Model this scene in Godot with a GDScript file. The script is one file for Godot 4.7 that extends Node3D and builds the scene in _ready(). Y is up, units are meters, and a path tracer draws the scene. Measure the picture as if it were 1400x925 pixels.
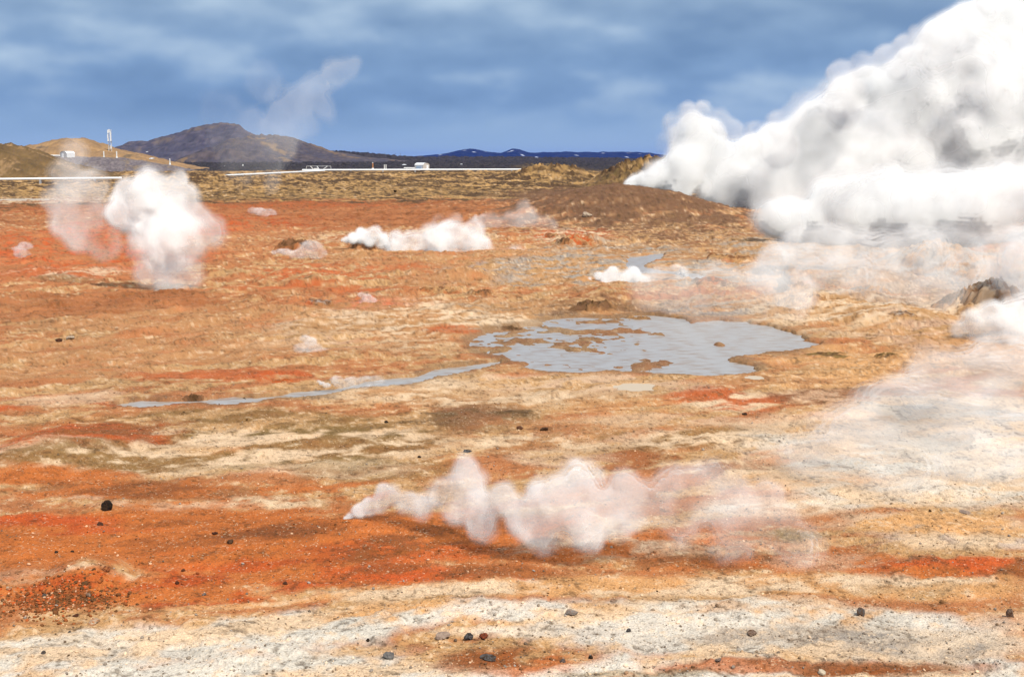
extends Node3D
# A geothermal field: orange and white mineral ground, hot pool, steam vents, pipelines and volcanic hills under a blue-grey sky.

# mounds of the ground: x, z, half width, half depth, turn, height
const MOUNDS := [
	[14.627, -150, 16.511, 24, 0, 3.1],
	[1.836, -160, 18.539, 26, 0, 1.2],
	[24.574, -255, 11.08, 26, 0, 3.9],
	[32.312, -262, 9.107, 22, 0, 3],
	[8.949, -300, 15.642, 26, 0, 2.6],
	[-11.358, -330, 22.942, 30, 0, 0.8],
	[28.429, -84, 6.326, 9, 0, 1.15],
	[20.375, -74, 4.716, 7, 0, 0.5],
	[22.888, -60, 2.607, 6, 0, 0.75],
	[17.025, -56, 3.569, 6, 0, 0.45],
	[41.301, -100, 9.27, 16, 0, 2.2],
	[-17.725, -103, 2.387, 4, 0, 0.55],
	[-10.718, -101, 2.633, 4, 0, 0.5],
	[-11.151, -72, 2.503, 4, 0, 0.35],
	[6.08, -106, 3.378, 5, 0, 0.6],
	[4.922, -66, 2.677, 4, 0, 0.4],
	[-2.616, -76, 3.522, 4, 0, 0.35],
	[-11.014, -30, 2.433, 3, 0, 0.3],
	[-7.173, -20.5, 0.891, 1.5, 0, 0.28],
	[-69.695, -270, 29.721, 40, 0, 0.9],
	[-112.43, -1400, 243.327, 260, 0, 3.6],
	[-179.257, -1250, 94.144, 220, 0, 6],
	[86.043, -1500, 225.946, 300, 0, 2.5],
	[-298.284, -1300, 225.946, 300, 0, 4],
]
# mineral stains on the ground: x, z, half length, half width, turn, first colour, second colour, cover
const STAINS := [
	[-47.673, -220.838, 45.448, 29.502, 0, "M", "B", 0.9],
	[-26.652, -152.932, 45.433, 26.903, 0.28, "D", "A", 0.8],
	[-26.571, -170.68, 15.947, 10.019, 0, "R", "D", 0.5],
	[-52.142, -155.818, 14.346, 8.525, 0, "R", "A", 0.4],
	[-28.274, -141.622, 31.159, 21.61, -0.061, "A", "D", 0.9],
	[-68.566, -185.915, 12.81, 11.678, 0, "C", "D", 0.8],
	[23.835, -244.003, 10.276, 9.304, 0, "V", "B", 0.75],
	[14.569, -507.443, 14.98, 224.565, 0, "B", "V", 0.6],
	[14.101, -174.816, 18.151, 67.073, 0, "N", "N", 1],
	[15.509, -116.627, 8.19, 15.055, 0, "N", "T", 0.7],
	[15.033, -99.822, 10.268, 12.211, 0, "N", "T", 0.7],
	[-34.154, -109.311, 17.49, 46.094, 0, "A", "R", 0.8],
	[-27.971, -78.949, 4.117, 4.02, 0, "R", "C", 0.6],
	[-23.092, -107.835, 7.403, 12.304, 0, "A", "T", 0.7],
	[-5.138, -88.587, 8.902, 17.985, 0, "T", "A", 0.8],
	[-10.575, -79.173, 5.983, 8.437, 0, "R", "T", 0.7],
	[-11.019, -67.632, 5.589, 2.708, 0, "R", "A", 0.6],
	[-9.08, -112.105, 9.59, 11.35, 0, "A", "C", 0.5],
	[5.265, -113.773, 3.956, 10.822, 0, "R", "C", 0.7],
	[7.72, -95.165, 6.594, 10.51, 0, "T", "G", 0.7],
	[2.831, -81.271, 6.412, 11.479, 0, "T", "G", 0.85],
	[10.931, -78.417, 6.226, 9.807, 0, "T", "G", 0.85],
	[-19.571, -61.041, 8.403, 7.959, 0, "A", "D", 0.8],
	[-17.634, -61.747, 5.026, 3.177, 0, "D", "A", 0.6],
	[-19.234, -51.401, 4.774, 4.423, 0, "A", "T", 0.8],
	[-11.883, -54.999, 7.964, 5.046, 0, "T", "A", 0.7],
	[-4.58, -56.034, 6.053, 9.241, 0, "T", "C", 0.7],
	[-8.277, -61.747, 4.308, 3.177, 0, "A", "R", 0.6],
	[-0.321, -54.912, 3.504, 4.534, 0, "T", "C", 0.8],
	[-2.419, -51.73, 1.209, 1.352, 0, "R", "A", 0.8],
	[-7.386, -40.547, 1.19, 1.119, 0, "R", "A", 0.8],
	[-7.876, -48.042, 2.526, 2.336, 0, "C", "T", 0.6],
	[-14.118, -46.339, 7.018, 3.614, 0, "T", "A", 0.7],
	[-15.066, -42.066, 3.203, 2.101, 0, "T", "A", 0.7],
	[-9.628, -40.971, 2.886, 1.142, 0, "R", "T", 0.6],
	[-13.204, -36.743, 1.73, 1.154, 0, "C", "P", 0.75],
	[-13.857, -35.065, 1.241, 0.633, 0, "R", "A", 0.8],
	[-11.011, -35.923, 1.27, 0.442, 0, "R", "D", 0.8],
	[5.138, -58.723, 8.541, 3.928, 0, "T", "N", 0.7],
	[5.023, -61.572, 3.281, 2.713, 0, "N", "T", 0.7],
	[10.553, -60.331, 4.193, 4.244, 0, "T", "G", 0.6],
	[24.991, -86.19, 10.647, 29.77, 0, "T", "G", 0.9],
	[17.761, -58.556, 7.654, 9.836, 0, "T", "C", 0.9],
	[24.607, -67.119, 4.661, 10.163, 0, "N", "T", 0.6],
	[17.844, -47.617, 4.049, 9.096, 0, "T", "P", 0.8],
	[10.377, -45.393, 3.178, 3.128, 0, "Y", "A", 0.9],
	[9.268, -46.526, 1.36, 2.194, 0, "A", "Y", 0.9],
	[12.819, -43.703, 2.808, 2.905, 0, "T", "Y", 0.8],
	[9.616, -39.894, 4.683, 1.625, 0, "T", "Y", 0.7],
	[0, -39.274, 5.989, 2.099, 0, "C", "T", 0.8],
	[-3.181, -38.625, 2.72, 2.032, 0, "T", "C", 0.7],
	[-1.083, -36.777, 4.758, 1.617, 0, "T", "C", 0.7],
	[2.465, -41.982, 2.957, 0.899, 0, "T", "A", 0.6],
	[3.572, -35.635, 4.197, 1.304, 0, "Y", "T", 0.6],
	[6.405, -36.226, 1.81, 1.794, 0, "R", "C", 0.75],
	[9.749, -36.777, 2.379, 1.617, 0, "N", "P", 0.7],
	[11.211, -37.33, 1.318, 1.19, 0, "N", "D", 0.6],
	[-7.254, -33.188, 6.446, 2.078, 0, "V", "T", 0.8],
	[-7.788, -31.336, 3.104, 1.354, 0, "V", "C", 0.6],
	[-10.882, -31.731, 2.281, 2.1, 0, "R", "D", 0.9],
	[-11.294, -29.808, 1.766, 0.78, 0, "C", "R", 0.5],
	[-8.261, -29.012, 3.858, 1.6, 0, "V", "C", 0.8],
	[-4.533, -30.617, 3.247, 2.258, 0, "V", "C", 0.75],
	[-3.022, -28.273, 2.681, 1.248, 0, "V", "T", 0.7],
	[-4.695, -28.243, 3.016, 0.831, 0, "C", "V", 0.55],
	[-0.801, -33.922, 1.798, 1.776, 0, "N", "B", 0.75],
	[1.159, -32.679, 2.119, 1.652, 0, "A", "T", 0.7],
	[0.366, -30.904, 2.193, 1.154, 0, "T", "C", 0.6],
	[2.897, -32.679, 2.89, 1.652, 0, "T", "A", 0.7],
	[1.217, -29.323, 1.39, 0.894, 0, "C", "T", 0.7],
	[3.131, -29.332, 1.216, 1.043, 0, "D", "T", 0.6],
	[4.824, -31.351, 2.221, 1.524, 0, "V", "C", 0.7],
	[3.965, -33.566, 2.773, 0.968, 0, "C", "T", 0.6],
	[7.397, -29.71, 1.935, 1.069, 0, "R", "P", 0.55],
	[5.031, -28.243, 2.011, 0.831, 0, "N", "C", 0.5],
	[-10.395, -27.332, 2.128, 0.93, 0, "O", "O", 1],
	[-7.795, -26.186, 4.049, 0.838, 0, "O", "D", 0.9],
	[-7.043, -25.132, 1.798, 0.443, 0, "C", "O", 0.7],
	[-8.878, -25.693, 0.918, 0.289, 0, "C", "O", 0.7],
	[-3.132, -26.307, 3.129, 0.846, 0, "O", "T", 0.7],
	[-5.15, -25.416, 1.363, 0.566, 0, "O", "C", 0.5],
	[-6.015, -22.841, 5.689, 2.283, 0, "O", "O", 1],
	[-6.031, -22.903, 4.103, 1.109, 0, "O", "D", 0.6],
	[-1.363, -22.762, 3.793, 1.82, 0, "O", "D", 0.95],
	[-9.111, -23.825, 1.423, 0.599, 0, "R", "R", 1],
	[-8.509, -23.328, 1.813, 0.384, 0, "R", "O", 0.8],
	[-4.786, -21.558, 1.927, 0.577, 0, "O", "R", 0.8],
	[-7.052, -20.239, 2.516, 0.25, 0, "O", "C", 0.45],
	[-3.465, -20.585, 2.958, 0.755, 0, "R", "O", 0.9],
	[-6.388, -19.638, 3.333, 0.812, 0, "R", "O", 1],
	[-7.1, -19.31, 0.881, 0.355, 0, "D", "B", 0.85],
	[-8.284, -20.563, 0.642, 0.301, 0, "P", "O", 0.6],
	[-1.845, -21.989, 1.58, 0.77, 0, "R", "D", 0.7],
	[-1.248, -20.766, 2.245, 0.614, 0, "D", "R", 0.8],
	[2.69, -22.456, 3.22, 1.157, 0, "O", "P", 0.8],
	[3.845, -21.354, 2.818, 0.567, 0, "O", "D", 0.8],
	[9.477, -29.046, 3.686, 4.983, 0, "C", "W", 0.95],
	[11.865, -31.841, 2.962, 4.298, 0, "W", "C", 0.8],
	[9.418, -33.212, 2.93, 2.268, 0, "C", "T", 0.7],
	[13.071, -35.178, 2.895, 2.116, 0, "W", "C", 0.7],
	[6.733, -26.955, 1.76, 1.265, 0, "C", "Y", 0.7],
	[5.699, -25.155, 1.798, 0.886, 0, "C", "W", 0.7],
	[7.667, -25.74, 1.99, 1.157, 0, "W", "C", 0.8],
	[8.465, -23.603, 2.254, 0.98, 0, "C", "Y", 0.8],
	[8.459, -22.415, 1.61, 0.622, 0, "W", "C", 0.7],
	[4.925, -22.86, 0.957, 0.461, 0, "T", "V", 0.7],
	[3.93, -22.631, 1.084, 0.453, 0, "C", "O", 0.6],
	[5.382, -21.35, 2.049, 0.486, 0, "P", "O", 0.75],
	[7.96, -21.034, 1.641, 0.551, 0, "D", "R", 0.9],
	[6.861, -20.755, 1.122, 0.384, 0, "R", "O", 0.8],
	[-6.329, -18.209, 1.494, 0.12, -0.044, "Y", "T", 0.8],
	[-4.218, -19.136, 1.888, 0.164, -0.372, "Y", "C", 0.8],
	[-0.443, -19.922, 3.174, 0.426, -0.092, "Y", "C", 0.85],
	[4.252, -20.188, 4.677, 0.583, 0, "Y", "C", 0.9],
	[6.931, -19.842, 1.433, 0.493, 0, "Y", "T", 0.8],
	[-5.635, -17.432, 2.907, 0.827, -0.183, "W", "C", 1],
	[0, -15.963, 8.559, 1.409, 0, "W", "C", 1],
	[-3.008, -18.37, 2.119, 0.791, -0.239, "W", "C", 1],
	[-0.341, -18.826, 2.876, 0.638, 0, "W", "Y", 0.9],
	[3.236, -18.213, 4.802, 1.08, 0.069, "W", "C", 0.95],
	[3.467, -19.155, 1.733, 0.329, 0, "Y", "W", 0.7],
	[5.076, -18.673, 2.255, 0.314, 0, "W", "Y", 0.7],
	[6.414, -17.645, 1.709, 0.563, 0, "C", "G", 0.7],
	[3.809, -17.981, 1.849, 0.409, 0, "W", "G", 0.6],
	[-6.785, -17.491, 1.484, 0.222, 0, "C", "W", 0.6],
	[-5.392, -17.085, 1.244, 0.212, 0, "G", "C", 0.5],
	[0, -18.065, 1.53, 0.295, 0, "G", "W", 0.5],
	[-0.103, -16.973, 1.338, 0.628, 0, "O", "D", 0.95],
	[0.622, -17.09, 0.726, 0.371, 0, "O", "T", 0.8],
	[3.856, -16.698, 2.232, 0.305, 0, "O", "D", 0.9],
	[1.6, -16.445, 1.2, 0.197, 0, "V", "O", 0.7],
	[7.615, -18.532, 0.671, 0.618, 0, "C", "T", 0.6],
]
const POOL := [
	[8.854, -50.459, 2.776, 5.104],
	[4.121, -46.904, 4.352, 4.791],
	[0.571, -48.781, 2.122, 4.78],
	[3.192, -54.657, 1.911, 2.508],
	[6.068, -54.681, 1.911, 2.759],
	[2.023, -43.094, 1.515, 1.575],
	[6.279, -42.792, 2.132, 1.708],
	[10.321, -51.162, 1.194, 2.641],
]
const CREEKS := [
	[[-11.679, -36.028], [-10.682, -36.252], [-9.672, -36.478], [-8.637, -36.65], [-7.809, -36.823], [-7.028, -37.293], [-6.226, -37.775], [-5.535, -38.394], [-4.622, -39.295], [-3.759, -39.965], [-2.986, -40.657], [-2.438, -41.519], [-1.505, -42.725], [-0.258, -44.002]],
	[[11.265, -94.822], [9.406, -90.113], [8.101, -84.086], [8.802, -79.774], [10.842, -77.769], [11.833, -74.025]],
]
const CREEK_WIDTH := [0.5, 1]
const WATER := -0.1
# puddles: x, z, half width, half depth, level, label
const PUDDLES := [[3.808, -38.521, 0.807, 0.76, 0.02, "cream-coloured puddle lying below the grey pool"], [7.852, -40.239, 0.333, 0.345, 0.02, "tiny pale puddle right of the grey pool"], [-74.447, -190.014, 7.094, 6.099, 1.066, "pale flat puddle at the far left below the pipeline"]]
# base colours of the minerals, linear
const MINERAL := {
	"R": Color(0.55, 0.1, 0.022), "O": Color(0.53, 0.152, 0.036), "D": Color(0.29, 0.088, 0.025), "T": Color(0.52, 0.29, 0.125),
	"C": Color(0.75, 0.535, 0.345), "W": Color(0.74, 0.66, 0.55), "Y": Color(0.68, 0.35, 0.14), "B": Color(0.085, 0.045, 0.018),
	"N": Color(0.19, 0.093, 0.046), "V": Color(0.235, 0.15, 0.05), "G": Color(0.37, 0.315, 0.265), "L": Color(0.027, 0.023, 0.027),
	"M": Color(0.52, 0.3, 0.11), "P": Color(0.56, 0.32, 0.19), "A": Color(0.45, 0.168, 0.062),
}
var n_low := noise(11, 0.03, 3)
var n_mid := noise(12, 0.2, 5)
var n_fine := noise(13, 1.1, 4)
var n_grain := noise(14, 5.0, 3)
var n_mix := noise(15, 0.42, 5)
var n_ridge := noise(16, 0.42, 4, FastNoiseLite.FRACTAL_RIDGED)
var n_hum := noise(17, 0.13, 3, FastNoiseLite.FRACTAL_RIDGED)
var taken := {}
var stains := []

func noise(s: int, freq: float, octaves: int, kind := FastNoiseLite.FRACTAL_FBM) -> FastNoiseLite:
	var n := FastNoiseLite.new()
	n.seed = s; n.frequency = freq; n.noise_type = FastNoiseLite.TYPE_SIMPLEX_SMOOTH
	n.fractal_type = kind; n.fractal_octaves = octaves; n.fractal_gain = 0.55
	return n

func _ready() -> void:
	var t0 := Time.get_ticks_msec()
	make_camera_and_light()
	make_ground()
	print("ground ", Time.get_ticks_msec() - t0)
	make_water()
	make_hills()
	print("hills ", Time.get_ticks_msec() - t0)
	make_pipelines()
	make_sheds_and_masts()
	make_outcrops()
	make_rocks()
	make_pebbles()
	print("things ", Time.get_ticks_msec() - t0)
	make_steam()
	print("steam ", Time.get_ticks_msec() - t0)

# ---------------------------------------------------------------- camera, sky, sun
func make_camera_and_light() -> void:
	var cam := Camera3D.new()
	cam.name = "camera"; cam.position = Vector3(0, 7, 0); cam.rotation_degrees.x = -8.06
	cam.fov = 30.0; cam.near = 0.1; cam.far = 20000.0
	add_child(cam)
	var env := Environment.new()
	env.background_mode = Environment.BG_SKY
	env.tonemap_mode = Environment.TONE_MAPPER_LINEAR
	env.tonemap_exposure = 1.22
	env.fog_enabled = true; env.fog_density = 0.00003; env.fog_light_color = Color(0.22, 0.45, 1.0)   # blue air between here and the far ridge
	env.sdfgi_enabled = true; env.ssao_enabled = true; env.ssil_enabled = true
	var sky := Sky.new()
	sky.sky_material = make_sky()
	env.sky = sky
	var we := WorldEnvironment.new()
	we.name = "world"; we.environment = env
	add_child(we)
	var sun := DirectionalLight3D.new()
	sun.name = "sun"
	sun.light_energy = 1.45; sun.light_color = Color(1.0, 0.975, 0.93); sun.light_angular_distance = 2.0
	sun.rotation_degrees = Vector3(-54, 34, 0); sun.shadow_enabled = true
	add_child(sun)

func make_sky() -> PanoramaSkyMaterial:
	var w := 2048
	var h := 1024
	var data := PackedFloat32Array()
	data.resize(w * h * 3)
	var soft := noise(41, 0.9, 4)
	var streak := noise(42, 1.6, 5)
	# colours by height above the horizon, linear
	var keys := [0.0, 1.2, 2.6, 4.5, 7.0, 14.0, 35.0, 90.0]
	var cols := [Color(0.31, 0.44, 0.6), Color(0.235, 0.36, 0.55), Color(0.18, 0.295, 0.49), Color(0.19, 0.305, 0.49), Color(0.25, 0.36, 0.51), Color(0.33, 0.44, 0.6), Color(0.4, 0.47, 0.57), Color(0.42, 0.48, 0.56)]
	var pale := Color(0.46, 0.58, 0.7)
	var dark := Color(0.11, 0.2, 0.36)
	for y in h:
		var el := 90.0 - (y + 0.5) / h * 180.0
		var k := 0
		var e := maxf(el, 0.0)
		while k < 6 and keys[k + 1] < e: k += 1
		var base: Color = cols[k].lerp(cols[k + 1], clampf((e - keys[k]) / (keys[k + 1] - keys[k]), 0, 1))
		var cy := cos(deg_to_rad(el))
		var sy := sin(deg_to_rad(el))
		for x in w:
			var c := base
			if el > 0.0:
				var az := (x + 0.5) / w * TAU
				var p := Vector3(cos(az) * cy, sy, sin(az) * cy)
				var a := soft.get_noise_3d(p.x * 2.2 + 3.0, p.y * 9.0, p.z * 2.2)
				var b := streak.get_noise_3d(p.x * 6.0, p.y * 19.0, p.z * 6.0 + 5.0)
				var s := a * 1.2 + b * 0.75
				if s > 0.0: c = c.lerp(pale, minf(s * 1.1, 0.75) * smoothstep(0.3, 4.0, el))
				else: c = c.lerp(dark, minf(-s * 1.0, 0.6) * smoothstep(0.3, 3.0, el))
			var o := (y * w + x) * 3
			data[o] = c.r; data[o + 1] = c.g; data[o + 2] = c.b
	var im := Image.create_from_data(w, h, false, Image.FORMAT_RGBF, data.to_byte_array())
	var m := PanoramaSkyMaterial.new()
	m.panorama = ImageTexture.create_from_image(im)
	return m

# ---------------------------------------------------------------- helpers
func numbered(called: String) -> String:
	taken[called] = taken.get(called, -1) + 1
	return called if taken[called] == 0 else "%s_%03d" % [called, taken[called]]

func tag(o: Node, label: String, category := "", group := "", kind := "") -> void:
	if label: o.set_meta("label", label)
	if category: o.set_meta("category", category)
	if group: o.set_meta("group", group)
	if kind: o.set_meta("kind", kind)

func thing(called: String, at: Vector3, label: String, category: String, turn := 0.0, group := "") -> Node3D:
	var o := Node3D.new()
	o.name = numbered(called)
	add_child(o)
	o.position = at; o.rotation.y = turn
	tag(o, label, category, group)
	return o

func part(called: String, mesh: Mesh, mat: Material, parent: Node, at := Vector3.ZERO, rot := Vector3.ZERO) -> MeshInstance3D:
	var o := MeshInstance3D.new()
	o.name = called if parent != self else numbered(called)
	o.mesh = mesh; o.material_override = mat
	o.position = at; o.rotation_degrees = rot
	parent.add_child(o, true)
	return o

func paint(c: Color, rough := 0.8, metal := 0.0) -> StandardMaterial3D:
	var m := StandardMaterial3D.new()
	m.albedo_color = c.linear_to_srgb(); m.roughness = rough; m.metallic = metal
	return m

func tinted(rough := 0.9) -> StandardMaterial3D:
	var m := StandardMaterial3D.new()
	m.vertex_color_use_as_albedo = true; m.roughness = rough; m.metallic_specular = 0.25
	return m

func grainy(m: StandardMaterial3D, scale: float, relief: float, s: int) -> StandardMaterial3D:
	var t := NoiseTexture2D.new()
	t.width = 1024; t.height = 1024; t.seamless = true
	t.noise = noise(s, 0.02, 5)
	var ramp := Gradient.new()
	ramp.set_color(0, Color(0.74, 0.74, 0.74)); ramp.set_color(1, Color(1, 1, 1))
	var a := NoiseTexture2D.new()
	a.width = 1024; a.height = 1024; a.seamless = true; a.noise = t.noise; a.color_ramp = ramp
	m.albedo_texture = a
	m.heightmap_enabled = true; m.heightmap_texture = t; m.heightmap_scale = relief
	m.uv1_triplanar = true; m.uv1_world_triplanar = true; m.uv1_scale = Vector3.ONE * scale
	return m

func flecked(m: StandardMaterial3D) -> void:
	# chips of pale crust, dark grit and painted relief shade, each with an edge of its own
	var n := 1024
	var data := PackedByteArray()
	data.resize(n * n * 4)
	var a := noise(51, 0.035, 3)
	var b := noise(52, 0.06, 3)
	var c := noise(53, 0.006, 2)
	for y in n:
		for x in n:
			# wraps round: two copies are faded into each other near the border
			var fx := smoothstep(0.0, 160.0, float(x))
			var u := x if fx >= 1.0 else x + n
			var w: float = a.get_noise_2d(x, y) * fx + (0.0 if fx >= 1.0 else a.get_noise_2d(u, y) * (1.0 - fx))
			var k: float = b.get_noise_2d(x, y) * fx + (0.0 if fx >= 1.0 else b.get_noise_2d(u, y) * (1.0 - fx))
			var g := c.get_noise_2d(x, y) * 0.25
			var i := (y * n + x) * 4
			if w + g > 0.4:
				data[i] = 238; data[i + 1] = 214; data[i + 2] = 178; data[i + 3] = int(72.0 * smoothstep(0.4, 0.47, w + g))
			elif k - g > 0.4:
				data[i] = 70; data[i + 1] = 44; data[i + 2] = 28; data[i + 3] = int(110.0 * smoothstep(0.4, 0.46, k - g))
	m.detail_enabled = true
	m.detail_albedo = ImageTexture.create_from_image(Image.create_from_data(n, n, false, Image.FORMAT_RGBA8, data))
	m.detail_blend_mode = BaseMaterial3D.BLEND_MODE_MIX
	m.detail_uv_layer = BaseMaterial3D.DETAIL_UV_2
	m.uv2_triplanar = true; m.uv2_world_triplanar = true; m.uv2_scale = Vector3.ONE * 0.27

func box(x: float, y: float, z: float) -> BoxMesh:
	var b := BoxMesh.new(); b.size = Vector3(x, y, z); return b

func tube(r: float, len: float, r2 := -1.0, seg := 16) -> CylinderMesh:
	var c := CylinderMesh.new()
	c.bottom_radius = r; c.top_radius = r if r2 < 0 else r2; c.height = len; c.radial_segments = seg; c.rings = 1
	return c

func beam(called: String, a: Vector3, b: Vector3, r: float, mat: Material, parent: Node, seg := 10) -> MeshInstance3D:
	var o := part(called, tube(r, a.distance_to(b), -1.0, seg), mat, parent, (a + b) / 2)
	var y := (b - a).normalized()
	var x := y.cross(Vector3(0.31, 0.2, 0.93)).normalized()
	o.basis = Basis(x, y, x.cross(y))
	return o

func arrays_mesh(P: PackedVector3Array, N: PackedVector3Array, C: PackedColorArray, I: PackedInt32Array) -> ArrayMesh:
	var A := []
	A.resize(Mesh.ARRAY_MAX)
	A[Mesh.ARRAY_VERTEX] = P; A[Mesh.ARRAY_NORMAL] = N; A[Mesh.ARRAY_INDEX] = I
	if C.size(): A[Mesh.ARRAY_COLOR] = C
	var m := ArrayMesh.new()
	m.add_surface_from_arrays(Mesh.PRIMITIVE_TRIANGLES, A)
	return m

func grid_mesh(P: PackedVector3Array, C: PackedColorArray, nu: int, nv: int) -> ArrayMesh:
	# a sheet of nv rows of nu points, front faces up; columns run to +x, rows to -z
	var N := PackedVector3Array(); N.resize(P.size())
	var I := PackedInt32Array(); I.resize((nu - 1) * (nv - 1) * 6)
	var k := 0
	for v in nv:
		var v0 := maxi(v - 1, 0) * nu
		var v1 := mini(v + 1, nv - 1) * nu
		for u in nu:
			var i := v * nu + u
			var du := P[v * nu + mini(u + 1, nu - 1)] - P[v * nu + maxi(u - 1, 0)]
			var dv := P[v1 + u] - P[v0 + u]
			N[i] = du.cross(dv).normalized()
			if u < nu - 1 and v < nv - 1:
				I[k] = i; I[k + 1] = i + nu; I[k + 2] = i + 1
				I[k + 3] = i + 1; I[k + 4] = i + nu; I[k + 5] = i + nu + 1
				k += 6
	return arrays_mesh(P, N, C, I)

# ---------------------------------------------------------------- ground
func pool_field(x: float, z: float) -> float:
	# above 0 inside the pool
	var p := -9.0
	for e in POOL:
		var dx: float = (x - e[0]) / e[2]
		var dz: float = (z - e[1]) / e[3]
		p = maxf(p, 1.0 - sqrt(dx * dx + dz * dz))
	return p

func creek_near(x: float, z: float) -> Vector2:
	# distance to the nearest creek over its half width, and the half width
	var best := 99.0
	var w := 0.5
	for c in CREEKS.size():
		var pts: Array = CREEKS[c]
		for i in pts.size() - 1:
			var ax: float = pts[i][0]
			var az: float = pts[i][1]
			var bx: float = pts[i + 1][0] - ax
			var bz: float = pts[i + 1][1] - az
			var t := clampf(((x - ax) * bx + (z - az) * bz) / (bx * bx + bz * bz), 0, 1)
			var d: float = Vector2(x - ax - bx * t, z - az - bz * t).length() / (CREEK_WIDTH[c] * creek_swell(c, i + t))
			if d < best: best = d; w = CREEK_WIDTH[c]
	return Vector2(best, w)

func creek_swell(c: int, t: float) -> float:
	var n: int = CREEKS[c].size() - 1
	return minf(1.0, 0.25 + 0.9 * minf(t, n - t + 0.6)) * (1.0 + 0.35 * sin(t * 2.3))

func base_height(x: float, z: float, mounds: Array) -> float:
	var h := 3.2 * smoothstep(60, 400, -z) + 2.3 * smoothstep(400, 1500, -z)
	for m in mounds:
		var dx: float = x - m[0]
		var dz: float = z - m[1]
		if absf(dz) > m[3] + m[2]: continue
		var c := cos(m[4]); var s := sin(m[4])
		var a: float = (dx * c + dz * s) / m[2]
		var b: float = (dz * c - dx * s) / m[3]
		var q := a * a + b * b
		if q < 1.0: h += m[5] * (1.0 - q) * (1.0 - q)
	return h

func height(x: float, z: float, mounds: Array = MOUNDS, wet := true) -> float:
	var d := sqrt(x * x + z * z)
	var h := base_height(x, z, mounds)
	var b := h
	var mid := n_mid.get_noise_2d(x, z)
	var fine := n_fine.get_noise_2d(x, z)
	var far := smoothstep(28, 75, d)          # the near crust is flat and gritty, the vents beyond lie in rougher ground
	var calm := 1.0
	var p := -9.0
	var c := Vector2(99, 1)
	if wet and d > 30.0 and d < 110.0:
		p = pool_field(x, z)
		c = creek_near(x, z)
		calm = 1.0 - 0.75 * maxf(smoothstep(-0.55, -0.1, p), smoothstep(4.0, 2.0, c.x))
	h += n_low.get_noise_2d(x, z) * (0.1 + 0.15 * far + 1.2 * smoothstep(500, 1500, d)) * calm
	h += mid * (0.05 + 0.2 * far) * calm
	if d < 600.0:
		h += (n_ridge.get_noise_2d(x, z) - 0.3) * (0.035 + 0.1 * far) * calm
		# crust that breaks into low ledges
		var t := n_mix.get_noise_2d(x * 0.7 + 40.0, z * 0.7)
		h += (smoothstep(0.10, 0.14, t) + smoothstep(0.30, 0.34, t)) * (0.03 + 0.05 * far) * calm
		h += fine * (0.022 + 0.03 * far) * calm
		if d < 60.0: h += n_grain.get_noise_2d(x, z) * 0.016
	if d > 150.0: h += (n_hum.get_noise_2d(x, z)) * (0.55 * smoothstep(170, 260, d) + 1.5 * smoothstep(420, 700, d))
	if d > 200.0 and d < 340.0 and h - b < 99.0:
		var lump_up := clampf((b - 3.2 * smoothstep(60, 400, -z)) / 3.0, 0, 1)   # rough lava knolls
		h += lump_up * (1.3 * (n_hum.get_noise_2d(x * 1.6, z * 1.6)) + 0.8 * fine)
	if p > -0.7:
		p += mid * 0.3 + fine * 0.12
		h = maxf(h, -0.04)
		var muddy := smoothstep(7.6, 4.6, x)
		var bed := -0.3 + muddy * (0.18 + 0.16 * n_mix.get_noise_2d(x * 0.5 + 9.0, z * 0.5) + 0.13 * fine)
		h = lerpf(h, bed, smoothstep(-0.08, 0.1, p))
		var ix := (x - 8.05) / 0.36
		var iz := (z + 48.3) / 0.6
		h = maxf(h, 0.02 - 0.3 * (ix * ix + iz * iz) + fine * 0.08)
	if c.x < 3.0 and p < -0.05:
		var k := c.x + mid * 0.4 + fine * 0.3
		h = lerpf(h, maxf(h, b - 0.03), smoothstep(3.0, 1.6, c.x))
		h = lerpf(h, b - 0.2, smoothstep(1.15, 0.75, k))
	for q in PUDDLES:
		var ux: float = (x - q[0]) / q[2]
		var uz: float = (z - q[1]) / q[3]
		var k := sqrt(ux * ux + uz * uz)
		if k < 2.2:
			k += fine * 0.4 + mid * 0.3
			h = lerpf(h, maxf(h, q[4] + 0.02), smoothstep(2.2, 1.3, k))
			h = lerpf(h, q[4] - 0.05, smoothstep(1.05, 0.7, k))
	return h

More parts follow.
